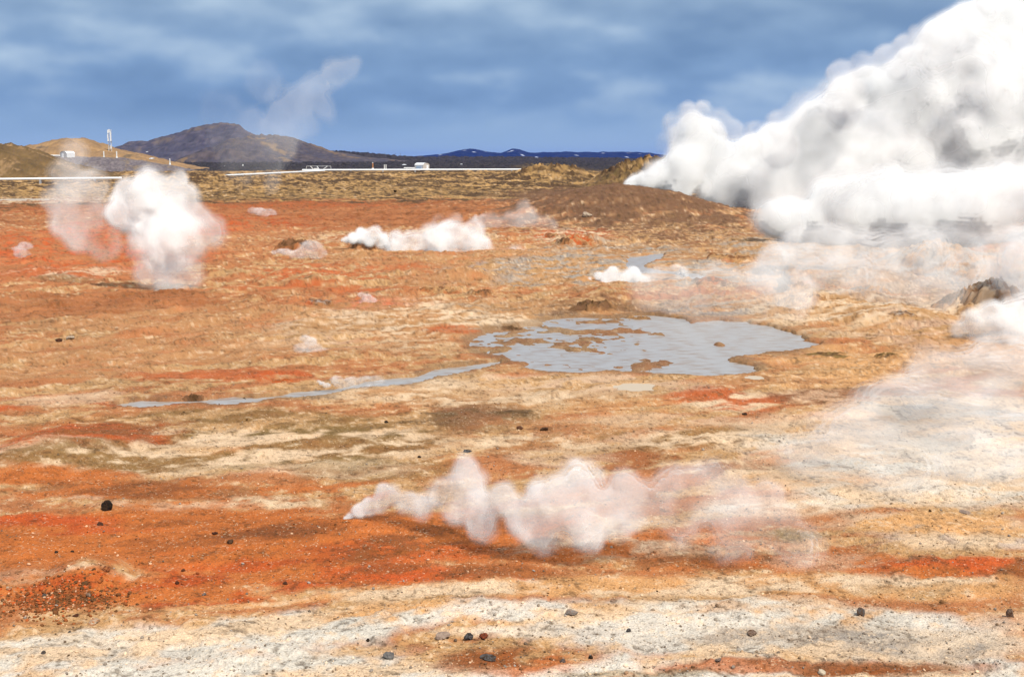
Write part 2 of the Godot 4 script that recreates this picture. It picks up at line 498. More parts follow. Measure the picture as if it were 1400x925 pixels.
func ground_color(x: float, z: float, d: float, stains: Array) -> Color:
	var mid := n_mid.get_noise_2d(x + 100.0, z)
	var fine := n_fine.get_noise_2d(x, z + 50.0)
	var mx := n_mix.get_noise_2d((x * 0.86 - z * 0.51) * 0.42, (x * 0.51 + z * 0.86) * 1.25)   # runoff streaks
	var pick := smoothstep(-0.2, 0.24, mx + fine * 0.5)
	var c: Color
	if d < 170.0: c = MINERAL.A.lerp(MINERAL.T, pick)
	else:
		c = MINERAL.A.lerp(MINERAL.D, pick)
		var moss: Color = MINERAL.M.lerp(MINERAL.B, smoothstep(-0.28, 0.1, n_mix.get_noise_2d(x * 0.12, z * 0.3) * 0.8 + mid * 0.5 + fine * 0.5))
		c = c.lerp(moss, smoothstep(172, 200, d + mid * 40.0))
		if d > 380.0:
			var lava: Color = MINERAL.L * (1.0 + mid * 1.2)
			c = c.lerp(lava, smoothstep(385, 420, d + fine * 30.0))
	for s in stains:
		var dx: float = x - s[0]
		var dz: float = z - s[1]
		var u: float = (dx * s[8] + dz * s[9]) / s[2]
		if u > 1.6 or u < -1.6: continue
		var v: float = (dz * s[8] - dx * s[9]) / s[3]
		if v > 1.6 or v < -1.6: continue
		var q := sqrt(u * u + v * v) + mid * 0.5 + fine * 0.4 + mx * 0.25
		if q > 1.25: continue
		var a: float = s[7] * smoothstep(1.2, 0.6, q)
		a = clampf(a + (mx * 0.9 + fine * 0.9) * 2.0 * a * (1.0 - a), 0, 1)
		c = c.lerp(s[5].lerp(s[6], pick), a)
	# flecks of crust; dark ones paint grit and the shade of small bumps
	if d < 380.0:
		var g := n_grain.get_noise_2d(x, z)
		var f := fine * 0.6 + g * 0.7
		if f > 0.2: c = c.lerp(MINERAL.C, minf((f - 0.2) * 2.2, 0.65) * smoothstep(0.34, 0.55, c.g / c.r) * smoothstep(0.15, 0.35, c.r))
		elif f < -0.26: c = c.lerp(MINERAL.B, minf((-0.26 - f) * 2.4, 0.6))
		var r := n_grain.get_noise_2d(x * 0.8 + 30.0, z * 1.6) + 0.5 * mx
		if r > 0.4: c = c.lerp(MINERAL.B, minf((r - 0.4) * 3.5, 0.45))
	if d > 30.0 and d < 75.0:
		# wet mud along the water
		var p := pool_field(x, z)
		if p > -0.6: c = c.lerp(Color(0.2, 0.12, 0.065), 0.65 * smoothstep(-0.28, -0.05, p + mid * 0.3 + fine * 0.15))
		var w := creek_near(x, z)
		if w.x < 2.5: c = c.lerp(Color(0.2, 0.12, 0.065), 0.55 * smoothstep(1.9, 1.0, w.x + mid * 0.5 + fine * 0.4))
	return c * (1.06 + 0.2 * mid + 0.18 * fine)

func make_ground() -> void:
	var angles := PackedFloat32Array()
	var a := -PI
	while a < -0.43:
		angles.append(a)
		a += 0.12 if a < -0.75 else 0.004
	a = -0.43
	while a < 0.43:
		angles.append(a)
		a += 0.00128
	while a < PI:
		angles.append(a)
		a += 0.004 if a < 0.65 else 0.12
	angles.append(PI)
	var radii := PackedFloat32Array()
	var d := 0.4
	while d < 13000.0:
		radii.append(d)
		d += maxf(0.022, minf(d * d / 8834.0 * 1.0, d * (0.006 if d < 450.0 else 0.016))) if d > 14.0 else 0.4
	var nu := angles.size()
	var nv := radii.size()
	stains.clear()
	for s in STAINS:
		stains.append([s[0], s[1], s[2], s[3], s[4], MINERAL[s[5]], MINERAL[s[6]], s[7], cos(s[4]), sin(s[4])])
	var P := PackedVector3Array(); P.resize(nu * nv)
	var C := PackedColorArray(); C.resize(nu * nv)
	for v in nv:
		var r := radii[v]
		var near_stains := []
		for s in stains:
			var reach: float = 1.7 * maxf(s[2], s[3])
			var away: float = Vector2(s[0], s[1]).length()
			if absf(away - r) < reach + 0.1: near_stains.append(s)
		var near_mounds := []
		for m in MOUNDS:
			if absf(Vector2(m[0], m[1]).length() - r) < maxf(m[2], m[3]) + 0.1: near_mounds.append(m)
		for u in nu:
			var x := sin(angles[u]) * r
			var z := -cos(angles[u]) * r
			P[v * nu + u] = Vector3(x, height(x, z, near_mounds), z)
			C[v * nu + u] = ground_color(x, z, r, near_stains)
	var m := grainy(tinted(0.92), 0.9, 2.2, 21)
	flecked(m)
	var o := part("ground", grid_mesh(P, C, nu, nv), m, self)
	tag(o, "orange, ochre and white mineral ground of the geothermal field", "", "", "structure")
	print("ground ", nu, " x ", nv)

func make_water() -> void:
	var m := paint(Color(0.33, 0.325, 0.325), 0.3)
	var t := NoiseTexture2D.new()
	t.width = 512; t.height = 512; t.seamless = true; t.noise = noise(31, 0.03, 4)
	m.heightmap_enabled = true; m.heightmap_texture = t; m.heightmap_scale = 0.02
	var silt := NoiseTexture2D.new()
	silt.width = 1024; silt.height = 1024; silt.seamless = true; silt.noise = noise(33, 0.008, 5)
	var ramp := Gradient.new()
	ramp.offsets = PackedFloat32Array([0.0, 0.4, 0.56, 0.72]); ramp.colors = PackedColorArray([Color(0.62, 0.6, 0.585), Color(0.59, 0.57, 0.55), Color(0.575, 0.545, 0.515), Color(0.54, 0.46, 0.39)])
	silt.color_ramp = ramp
	m.albedo_color = Color(1, 1, 1); m.albedo_texture = silt
	m.uv1_triplanar = true; m.uv1_world_triplanar = true; m.uv1_scale = Vector3(0.12, 0.12, 0.3)
	# the pool: a sheet of small squares wherever the hollow lies
	var st := SurfaceTool.new()
	st.begin(Mesh.PRIMITIVE_TRIANGLES)
	var s := 0.35
	for i in range(-12, 42):
		for j in range(105, 175):
			var x := i * s
			var z := -j * s
			if pool_field(x + s / 2, z - s / 2) < -0.5: continue
			for q in [Vector3(x, 0, z), Vector3(x, 0, z - s), Vector3(x + s, 0, z), Vector3(x + s, 0, z), Vector3(x, 0, z - s), Vector3(x + s, 0, z - s)]:
				st.set_normal(Vector3.UP); st.add_vertex(q)
	st.index()
	var o := part("hot_pool", st.commit(), m, self, Vector3(0, WATER, 0))
	tag(o, "grey muddy water of the shallow hot pool with brown mud banks", "", "", "structure")
	var labels := ["narrow grey creek running left from the hot pool", "grey trickle of water above the hot pool"]
	for c in CREEKS.size():
		var pts: Array = CREEKS[c]
		var P := PackedVector3Array()
		var n := (pts.size() - 1) * 6 + 1
		var side := [-1.5, -0.5, 0.5, 1.5]
		for k in 4:
			for i in n:
				var f := mini(i / 6, pts.size() - 2)
				var g := i / 6.0 - f
				var p: Vector2 = Vector2(pts[f][0], pts[f][1]).lerp(Vector2(pts[f + 1][0], pts[f + 1][1]), g)
				var dir := Vector2(pts[f + 1][0] - pts[f][0], pts[f + 1][1] - pts[f][1]).normalized()
				var across: Vector2 = p + Vector2(dir.y, -dir.x) * side[k] * CREEK_WIDTH[c] * creek_swell(c, i / 6.0)
				P.append(Vector3(across.x, base_height(p.x, p.y, MOUNDS) - 0.09, across.y))
		o = part("creek", grid_mesh(P, PackedColorArray(), n, 4), m, self)
		tag(o, labels[c], "", "", "structure")
	# pale puddles in shallow hollows
	var cream := paint(Color(0.5, 0.38, 0.24), 0.3)
	for q in PUDDLES:
		var P := PackedVector3Array()
		for v in 7:
			for u in 25:
				var a := u / 24.0 * TAU
				var r := v / 6.0 * (1.0 + 0.3 * n_mix.get_noise_2d(cos(a) * 2.0 + q[0], sin(a) * 2.0))
				P.append(Vector3(q[0] + cos(a) * r * q[2], q[4], q[1] - sin(a) * r * q[3]))
		var I := PackedInt32Array()
		var N := PackedVector3Array(); N.resize(P.size()); N.fill(Vector3.UP)
		for v in 6:
			for u in 24:
				var i := v * 25 + u
				I.append_array([i, i + 26, i + 25, i, i + 1, i + 26])
		o = part("puddle", arrays_mesh(P, N, PackedColorArray(), I), cream, self)
		tag(o, q[5], "", "", "structure")

# ---------------------------------------------------------------- hills
func make_hill(called: String, label: String, prof: Array, z: float, half: float, foot: float, rough: float, a: Color, b: Color, c: Color, s: int, lean := 0.0, snowy := false) -> MeshInstance3D:
	# prof: x and height of the skyline; the hill falls to its foot on both sides
	var nn := noise(s, 5.0 / half, 5)
	var gul := noise(s + 1, 3.0 / half, 4, FastNoiseLite.FRACTAL_RIDGED)
	var x0: float = prof[0][0]
	var x1: float = prof[-1][0]
	var nu := 260
	var nv := 70
	var P := PackedVector3Array(); var C := PackedColorArray()
	for v in nv:
		var t := v / (nv - 1.0) * 2.0 - 1.0
		for u in nu:
			var x := lerpf(x0, x1, u / (nu - 1.0))
			var zz := z - t * half
			var sx := x + lean * t * half
			var k := 0
			while k < prof.size() - 2 and prof[k + 1][0] < sx: k += 1
			var f := clampf((sx - prof[k][0]) / (prof[k + 1][0] - prof[k][0]), 0, 1)
			var top := lerpf(prof[k][1], prof[k + 1][1], f)
			var e := pow(maxf(0.0, 1.0 - t * t), 1.15)
			var n := nn.get_noise_2d(x, zz)
			var y: float = foot + (top - foot) * e + rough * n * minf(1.0, e * 2.0) * clampf((top - foot) / (rough * 6.0), 0.1, 1.0) - (1.0 - e) * rough
			y -= rough * 1.2 * gul.get_noise_2d(x, zz * 0.5) * e * (1.0 - e) * 2.0
			P.append(Vector3(x, y, zz))
			var fine := nn.get_noise_2d(x * 4.0, zz * 4.0)
			var col := a.lerp(b, smoothstep(-0.12, 0.2, n + fine * 0.6))
			col = col.lerp(c, smoothstep(0.2, 0.45, gul.get_noise_2d(x * 0.6, zz * 0.4) - 0.3 + fine * 0.4))
			if snowy and nn.get_noise_2d(x * 1.2, y * 40.0 + zz * 0.2) + 0.5 * fine > 0.56: col = Color(0.5, 0.53, 0.58)
			C.append(col * (1.0 + 0.5 * fine))
	var o := part(called, grid_mesh(P, C, nu, nv), tinted(0.95), self)
	tag(o, label, "", "", "structure")
	return o

func make_hills() -> void:
	make_hill("hill", "far dark blue mountain ridge with snow streaks on the horizon", [[-1652.035, 7.371], [-1393.344, 32.919], [-1304.933, 66.1], [-1227.812, 53.342], [-1135.409, 27.811], [-929.12, 17.593], [-722.562, 25.257], [-515.97, 43.132], [-412.677, 58.446], [-350.691, 73.753], [-283.613, 81.403], [-216.603, 73.753], [-144.443, 55.894], [-72.227, 50.79], [-30.946, 68.651], [5.156, 83.953], [46.409, 81.403], [82.529, 63.549], [123.813, 53.342], [232.14, 55.894], [386.869, 60.998], [515.846, 58.446], [773.738, 60.998], [954.392, 53.342], [1057.825, 38.026], [1341.847, 27.811], [2064.214, 32.919], [3097.068, 17.593]], -9000, 700, -10, 9, Color(0.012, 0.016, 0.026), Color(0.018, 0.022, 0.032), Color(0.022, 0.026, 0.036), 61, 0, true)
	make_hill("hill", "big dark volcanic hill with a rounded summit", [[-385.599, 4.322], [-378.47, 9.775], [-369.826, 18.62], [-360.744, 22.017], [-343.497, 23.715], [-322.667, 29.481], [-308.813, 32.869], [-298.423, 35.578], [-281.205, 37.608], [-268.816, 38.961], [-261.938, 39.638], [-256.503, 37.947], [-250.481, 32.869], [-241.715, 27.447], [-230.134, 24.054], [-206.289, 15.9], [-185.764, 11.137], [-158.346, 5.686]], -1200, 230, 2, 5, Color(0.058, 0.055, 0.078), Color(0.075, 0.066, 0.085), Color(0.1, 0.078, 0.072), 63, 0.25, false)
	make_hill("hill", "dark brown shoulder hill in front of the big volcanic hill", [[-238.169, 3.632], [-223.605, 10.447], [-211.934, 17.25], [-203.195, 22.343], [-199.14, 24.039], [-195.088, 25.734], [-191.121, 24.321], [-180.829, 24.039], [-174.018, 21.777], [-166.07, 18.948], [-157.544, 16.117], [-148.998, 13.85], [-140.436, 12.149], [-129.003, 10.447], [-117.56, 9.029], [-103.244, 7.609], [-80.333, 4.769]], -1000, 160, 2, 4, Color(0.062, 0.055, 0.068), Color(0.08, 0.064, 0.066), Color(0.15, 0.098, 0.058), 65, -0.2, false)
	make_hill("hill", "grassy ochre hill behind the left shed", [[-185.966, 8.087], [-181.807, 10.22], [-176.349, 11.551], [-172.255, 12.616], [-168.17, 13.547], [-164.639, 14.211], [-161.93, 14.61], [-159.765, 14.875], [-157.357, 14.61], [-154.704, 13.812], [-152.063, 12.749], [-148.103, 11.019], [-144.099, 10.22], [-140.098, 9.287], [-134.758, 8.087], [-128.072, 6.752], [-121.39, 5.15], [-113.37, 3.01], [-108.032, 1.136]], -470, 60, 1.5, 1.2, Color(0.3, 0.18, 0.085), Color(0.22, 0.135, 0.07), Color(0.12, 0.085, 0.055), 67, 0, false)
	make_hill("hill", "grey gravel embankment below the left shed", [[-152.168, 7.017], [-149.803, 7.822], [-146.313, 7.937], [-124.265, 7.592], [-116.187, 6.326], [-106.952, 4.715], [-97.715, 2.87], [-93.107, 1.486]], -405, 26, 1.5, 0.5, Color(0.12, 0.1, 0.105), Color(0.15, 0.125, 0.125), Color(0.16, 0.12, 0.09), 69, 0, false)
	make_hill("hill", "brown grassy slope at the far left above the pipeline", [[-145.663, 9.299], [-134.907, 10.879], [-126.102, 9.651], [-123.404, 10.265], [-121.776, 10.792], [-120.035, 10.177], [-117.231, 9.475], [-114.631, 8.245], [-111.14, 7.013], [-107.635, 5.956], [-103.245, 4.722], [-97.96, 3.486], [-90.895, 2.072]], -310, 34, 0.8, 0.9, Color(0.15, 0.092, 0.04), Color(0.105, 0.066, 0.03), Color(0.22, 0.135, 0.065), 71, 0, false)

# ---------------------------------------------------------------- pipelines
func make_pipelines() -> void:
	var white := paint(Color(0.74, 0.74, 0.73), 0.45)
	var grey := paint(Color(0.32, 0.32, 0.33), 0.7)
	for q in [[-111.413, 3.048, -255, -80.418, 3.238, -262, 0.24, "long white pipeline at the left crossing behind the steam column"],
		[-67.577, 3.291, -300, -54.613, 3.817, -370, 0.24, "white pipeline rising from the left to the frame in mid distance"],
		[-61.313, 3.969, -372, 4.7, 4.139, -372, 0.27, "long straight white pipeline across the middle distance"],
		[-32.63, 4.527, -384, -28.882, 4.484, -384, 0.16, "short white pipe running into the right shed"],
		[-150.332, 8.347, -404, -142.924, 8.255, -404, 0.2, "short white pipe running into the left shed"]]:
		var a := Vector3(q[0], q[1], q[2])
		var b := Vector3(q[3], q[4], q[5])
		var o := thing("pipeline", a, q[7], "pipeline", 0.0, "white steam pipelines across the plain")
		var n := maxi(2, int(a.distance_to(b) / 9.0))
		for i in n:
			var p := (b - a) * (i / float(n))
			var r := (b - a) * ((i + 1) / float(n))
			beam("pipe_section", p, r, q[6], white, o, 14)
			beam("joint_band", r - (b - a).normalized() * 0.12, r, q[6] * 1.12, white, o, 14)
			var s := (p + r) / 2
			var gy := height(a.x + s.x, a.z + s.z) - a.y - 0.1
			if s.y - gy > q[6]:
				part("support", box(0.35, s.y - gy - q[6] * 0.6, 0.5), grey, o, Vector3(s.x, (s.y + gy - q[6] * 0.6) / 2, s.z))

func make_sheds_and_masts() -> void:
	make_shed(Vector3(-26.842, 3.948, -380), 3.0, 2.1, 3.2, 0.95, "cream and white barrel-roofed shed with blue side panel beside the long pipeline", true)
	make_shed(Vector3(-140.173, 7.61, -402), 3.3, 2.0, 3.0, -0.6, "light grey barrel-roofed shed with pale door on the gravel embankment", false)
	make_mast(Vector3(-145.552, 10.427, -462), 7.3, 0.95)
	make_post(Vector3(-129.366, 7.384, -404), 2.155, 0.17, "left one of the two white posts beside the left shed", Color(0.74, 0.73, 0.7), "white vent posts on the plain")
	make_post(Vector3(-125.29, 7.338, -404), 2.246, 0.17, "right one of the two white posts beside the left shed", Color(0.74, 0.73, 0.7), "white vent posts on the plain")
	make_post(Vector3(-118.183, 5.368, -440), 1.9, 0.17, "white post standing where the ochre hill meets the dark plain", Color(0.74, 0.73, 0.7), "white vent posts on the plain")
	make_post(Vector3(-41.353, 4.007, -378), 2.15, 0.2, "orange-topped white post behind the long pipeline", Color(0.45, 0.2, 0.08), "white vent posts on the plain")
	make_post(Vector3(-37.903, 3.899, -378), 1.613, 0.13, "left of the pair of thin white posts behind the pipeline", Color(0.74, 0.73, 0.7), "white vent posts on the plain")
	make_post(Vector3(-37.425, 3.899, -378), 1.613, 0.13, "right of the pair of thin white posts behind the pipeline", Color(0.74, 0.73, 0.7), "white vent posts on the plain")
	make_post(Vector3(-126.198, 3.394, -560), 0.892, 0.3, "small white marker below the big hill, left one", Color(0.74, 0.73, 0.7), "white vent posts on the plain")
	make_post(Vector3(-126.819, 3.887, -600), 0.955, 0.3, "small white marker below the big hill, right one", Color(0.74, 0.73, 0.7), "white vent posts on the plain")
	var o := thing("pipe_frame", Vector3(-59.919, 4.07, -370), "thin white frame with slanted struts where the two pipelines meet", "frame")
	var white := paint(Color(0.72, 0.72, 0.71), 0.5)
	beam("upright", Vector3(0, 0, 0), Vector3(0.237, 1.053, 0), 0.05, white, o, 8)
	beam("upright", Vector3(7.331, 0, 0), Vector3(7.246, 1.053, 0), 0.05, white, o, 8)
	beam("top_rail", Vector3(0.237, 1.053, 0), Vector3(7.246, 1.053, 0), 0.04, white, o, 8)
	beam("strut", Vector3(2.129, 0.211, 0), Vector3(1.298, 1.053, 0), 0.1, white, o, 8)
	beam("strut", Vector3(3.829, 0.211, 0), Vector3(3.21, 1.053, 0), 0.1, white, o, 8)
	beam("strut", Vector3(4.995, 0.105, 0), Vector3(6.29, 1.053, 0), 0.1, white, o, 8)
	part("valve_box", box(1.4, 0.4, 0.6), white, o, Vector3(3.087, 0.295, 0))
	o = thing("distant_mast", Vector3(-278.84, 10.798, -2600), "leftmost of the four thin masts on the horizon", "mast", 0.0, "thin masts on the horizon")
	beam("pole", Vector3(0, -10, 0), Vector3(0, 6.64, 0), 0.3, paint(Color(0.16, 0.18, 0.22), 0.6), o, 8)
	beam("crossarm", Vector3(-1.5, 5.976, 0), Vector3(1.5, 5.976, 0), 0.16, paint(Color(0.16, 0.18, 0.22), 0.6), o, 8)
	o = thing("distant_mast", Vector3(-258.709, 10.798, -2600), "second from left of the four thin masts on the horizon", "mast", 0.0, "thin masts on the horizon")
	beam("pole", Vector3(0, -10, 0), Vector3(0, 9.59, 0), 0.3, paint(Color(0.16, 0.18, 0.22), 0.6), o, 8)
	beam("crossarm", Vector3(-1.5, 8.631, 0), Vector3(1.5, 8.631, 0), 0.16, paint(Color(0.16, 0.18, 0.22), 0.6), o, 8)
	o = thing("distant_mast", Vector3(-237.834, 10.798, -2600), "third from left of the four thin masts on the horizon", "mast", 0.0, "thin masts on the horizon")
	beam("pole", Vector3(0, -10, 0), Vector3(0, 9.59, 0), 0.3, paint(Color(0.16, 0.18, 0.22), 0.6), o, 8)
	beam("crossarm", Vector3(-1.5, 8.631, 0), Vector3(1.5, 8.631, 0), 0.16, paint(Color(0.16, 0.18, 0.22), 0.6), o, 8)
	o = thing("distant_mast", Vector3(-227.396, 10.798, -2600), "rightmost of the four thin masts on the horizon", "mast", 0.0, "thin masts on the horizon")
	beam("pole", Vector3(0, -10, 0), Vector3(0, 9.59, 0), 0.3, paint(Color(0.16, 0.18, 0.22), 0.6), o, 8)
	beam("crossarm", Vector3(-1.5, 8.631, 0), Vector3(1.5, 8.631, 0), 0.16, paint(Color(0.16, 0.18, 0.22), 0.6), o, 8)
	o = part("snow_patch", lump(Vector3(1.054, 0.253, 1.054), 91, 0.3, 6, Color(0.8, 0.81, 0.84), Color(0.75, 0.77, 0.8), 20), tinted(0.7), self, Vector3(-43.873, 4.894, -520))
	tag(o, "white snow streak on the dark lava left of the right shed", "snow")
	o = part("snow_patch", lump(Vector3(1.02, 0.245, 1.02), 91, 0.3, 6, Color(0.8, 0.81, 0.84), Color(0.75, 0.77, 0.8), 20), tinted(0.7), self, Vector3(-124.292, 7.318, -440))
	tag(o, "white snow patch at the edge of the ochre hill", "snow")
	o = part("snow_patch", lump(Vector3(1.043, 0.25, 1.043), 91, 0.3, 6, Color(0.8, 0.81, 0.84), Color(0.75, 0.77, 0.8), 20), tinted(0.7), self, Vector3(-257.502, 12.349, -900))
	tag(o, "small white snow patch on the big dark hill", "snow")
	o = part("snow_patch", lump(Vector3(0.603, 0.145, 0.603), 91, 0.3, 6, Color(0.8, 0.81, 0.84), Color(0.75, 0.77, 0.8), 20), tinted(0.7), self, Vector3(-20.592, 5.13, -520))
	tag(o, "small white snow patch on the lava right of the shed", "snow")

# barrel-roofed hut: its section runs across x, its length along z
func make_shed(at: Vector3, w: float, h: float, len: float, turn: float, label: String, blue: bool) -> void:
	var o := thing("equipment_shed", at, label, "shed", turn, "barrel-roofed equipment sheds")
	var wall := paint(Color(0.62, 0.62, 0.62), 0.4)
	var roof := paint(Color(0.78, 0.78, 0.78), 0.35)
	var sec: PackedVector2Array = []
	for i in 13:
		var a := PI * i / 12.0
		sec.append(Vector2(-cos(a) * w / 2, h * 0.62 + sin(a) * h * 0.38))
	# roof shell
	var st := SurfaceTool.new()
	st.begin(Mesh.PRIMITIVE_TRIANGLES)
	var z0 := -len / 2 - 0.08
	var z1 := len / 2 + 0.08
	for i in 12:
		var p := sec[i] * Vector2(1.02, 1.02); var q := sec[i + 1] * Vector2(1.02, 1.02)
		var n0 := Vector3(-cos(PI * i / 12.0), sin(PI * i / 12.0), 0); var n1 := Vector3(-cos(PI * (i + 1) / 12.0), sin(PI * (i + 1) / 12.0), 0)
		for c in [[p, z1, n0], [p, z0, n0], [q, z1, n1], [q, z1, n1], [p, z0, n0], [q, z0, n1]]:
			st.set_normal(c[2]); st.add_vertex(Vector3(c[0].x, c[0].y, c[1]))
	part("roof", st.commit(), roof, o)
	# walls: two sides and two arched ends
	for s in [-1, 1]:
		part("side_wall", box(0.08, h * 0.64, len), wall, o, Vector3(s * (w / 2 - 0.04), h * 0.32, 0))
		st = SurfaceTool.new()
		st.begin(Mesh.PRIMITIVE_TRIANGLES)
		var ring: PackedVector2Array = [Vector2(-w / 2, 0)]
		ring.append_array(sec); ring.append(Vector2(w / 2, 0))
		for i in ring.size() - 1:
			var tri := [Vector2.ZERO, ring[i], ring[i + 1]]
			if s < 0: tri = [Vector2.ZERO, ring[i + 1], ring[i]]
			for c in tri:
				st.set_normal(Vector3(0, 0, s)); st.add_vertex(Vector3(c.x, c.y, s * len / 2))
		part("end_wall", st.commit(), paint(Color(0.5, 0.45, 0.4) if blue else Color(0.33, 0.33, 0.33), 0.6), o)
	var door := part("door", box(w * 0.28, h * 0.66, 0.06), paint(Color(0.8, 0.82, 0.84), 0.4), o, Vector3(w * 0.18 if blue else -w * 0.12, h * 0.33, len / 2 + 0.03))
	part("door_handle", box(0.05, 0.18, 0.05), paint(Color(0.1, 0.1, 0.1), 0.4), door, Vector3(w * 0.1, 0, 0.05))
	if blue: part("side_panel", box(0.06, h * 0.42, len * 0.6), paint(Color(0.42, 0.55, 0.72), 0.3), o, Vector3(-w / 2 - 0.03, h * 0.34, 0))

func make_mast(at: Vector3, h: float, w: float) -> void:
	var o := thing("radio_mast", at, "white lattice radio mast with panel antennas on the ochre hill", "mast")
	var steel := paint(Color(0.55, 0.54, 0.52), 0.45)
	var white := paint(Color(0.78, 0.78, 0.76), 0.5)
	for sx in [-1, 1]:
		for sz in [-1, 1]:
			beam("leg", Vector3(sx * w / 2, -0.6, sz * w / 2), Vector3(sx * w / 2, h, sz * w / 2), 0.06, steel, o, 8)
	var n := int(h / w)
	for i in n:
		var y0 := h * i / n
		var y1 := h * (i + 1) / n
		for sz in [-1, 1]:
			beam("brace", Vector3(-w / 2, y0, sz * w / 2), Vector3(w / 2, y1, sz * w / 2), 0.03, steel, o, 6)
			beam("brace", Vector3(sz * w / 2, y1, -w / 2), Vector3(sz * w / 2, y0, w / 2), 0.03, steel, o, 6)
	part("platform", box(w * 1.5, 0.14, w * 1.5), steel, o, Vector3(0, h * 0.44, 0))
	for k in [[-0.42, 0.9, 0.16], [0.5, 0.66, 0.46], [0.1, 0.94, 0.16], [-0.5, 0.68, 0.2], [-0.45, 0.5, 0.14], [0.55, 0.14, 0.16]]:
		part("panel_antenna", box(w * 0.32, h * k[2], w * 0.22), white, o, Vector3(k[0] * w, h * k[1], w * 0.62))

func make_post(at: Vector3, h: float, r: float, label: String, tip: Color, group := "") -> void:
	var o := thing("vent_post", at, label, "post", 0.0, group)
	part("base", tube(r * 2.2, h * 0.3, r * 1.6), paint(Color(0.72, 0.71, 0.68), 0.6), o, Vector3(0, h * 0.15 - 0.1, 0))
	part("pole", tube(r, h * 0.74), paint(tip, 0.5), o, Vector3(0, h * 0.63 - 0.1, 0))
	part("cap", tube(r * 1.3, h * 0.05, r * 0.6), paint(Color(0.74, 0.73, 0.7), 0.5), o, Vector3(0, h * 1.0, 0))

# ---------------------------------------------------------------- rocks
func lump(size: Vector3, s: int, rough: float, facets: int, a: Color, b: Color, seg := 18, buried := 0.0, sharp := false) -> ArrayMesh:
	var rng := RandomNumberGenerator.new()
	rng.seed = s
	var planes := []
	for i in facets:
		planes.append([Vector3(rng.randfn(), rng.randfn(), rng.randfn()).normalized(), rng.randf_range(0.5, 0.9)])
	var nn := noise(s, 1.3, 4)
	var st := SurfaceTool.new()
	st.begin(Mesh.PRIMITIVE_TRIANGLES)
	var rings := seg / 2
	for v in rings + 1:
		for u in seg + 1:
			var th := PI * v / rings
			var ph := TAU * (u % seg) / seg
			var d := Vector3(sin(th) * cos(ph), cos(th), sin(th) * sin(ph))
			var r := 1.0
			for p in planes:
				var k: float = d.dot(p[0])
				if k > 0.05: r = minf(r, p[1] / k)
			var n := nn.get_noise_3dv(d * 1.2)
			var f := nn.get_noise_3dv(d * 4.0)
			r *= 1.0 + rough * n + rough * 0.45 * f
			st.set_color(a.lerp(b, smoothstep(-0.25, 0.3, n + f * 0.8)) * (1.0 + 0.35 * f))
			st.set_smooth_group(-1 if sharp else 0)
			st.add_vertex(d * r * size + Vector3(0, -buried * size.y, 0))
	for v in rings:
		for u in seg:
			var i := v * (seg + 1) + u
			for k in [i, i + 1, i + seg + 1, i + 1, i + seg + 2, i + seg + 1]: st.add_index(k)
	st.generate_normals()
	return st.commit()

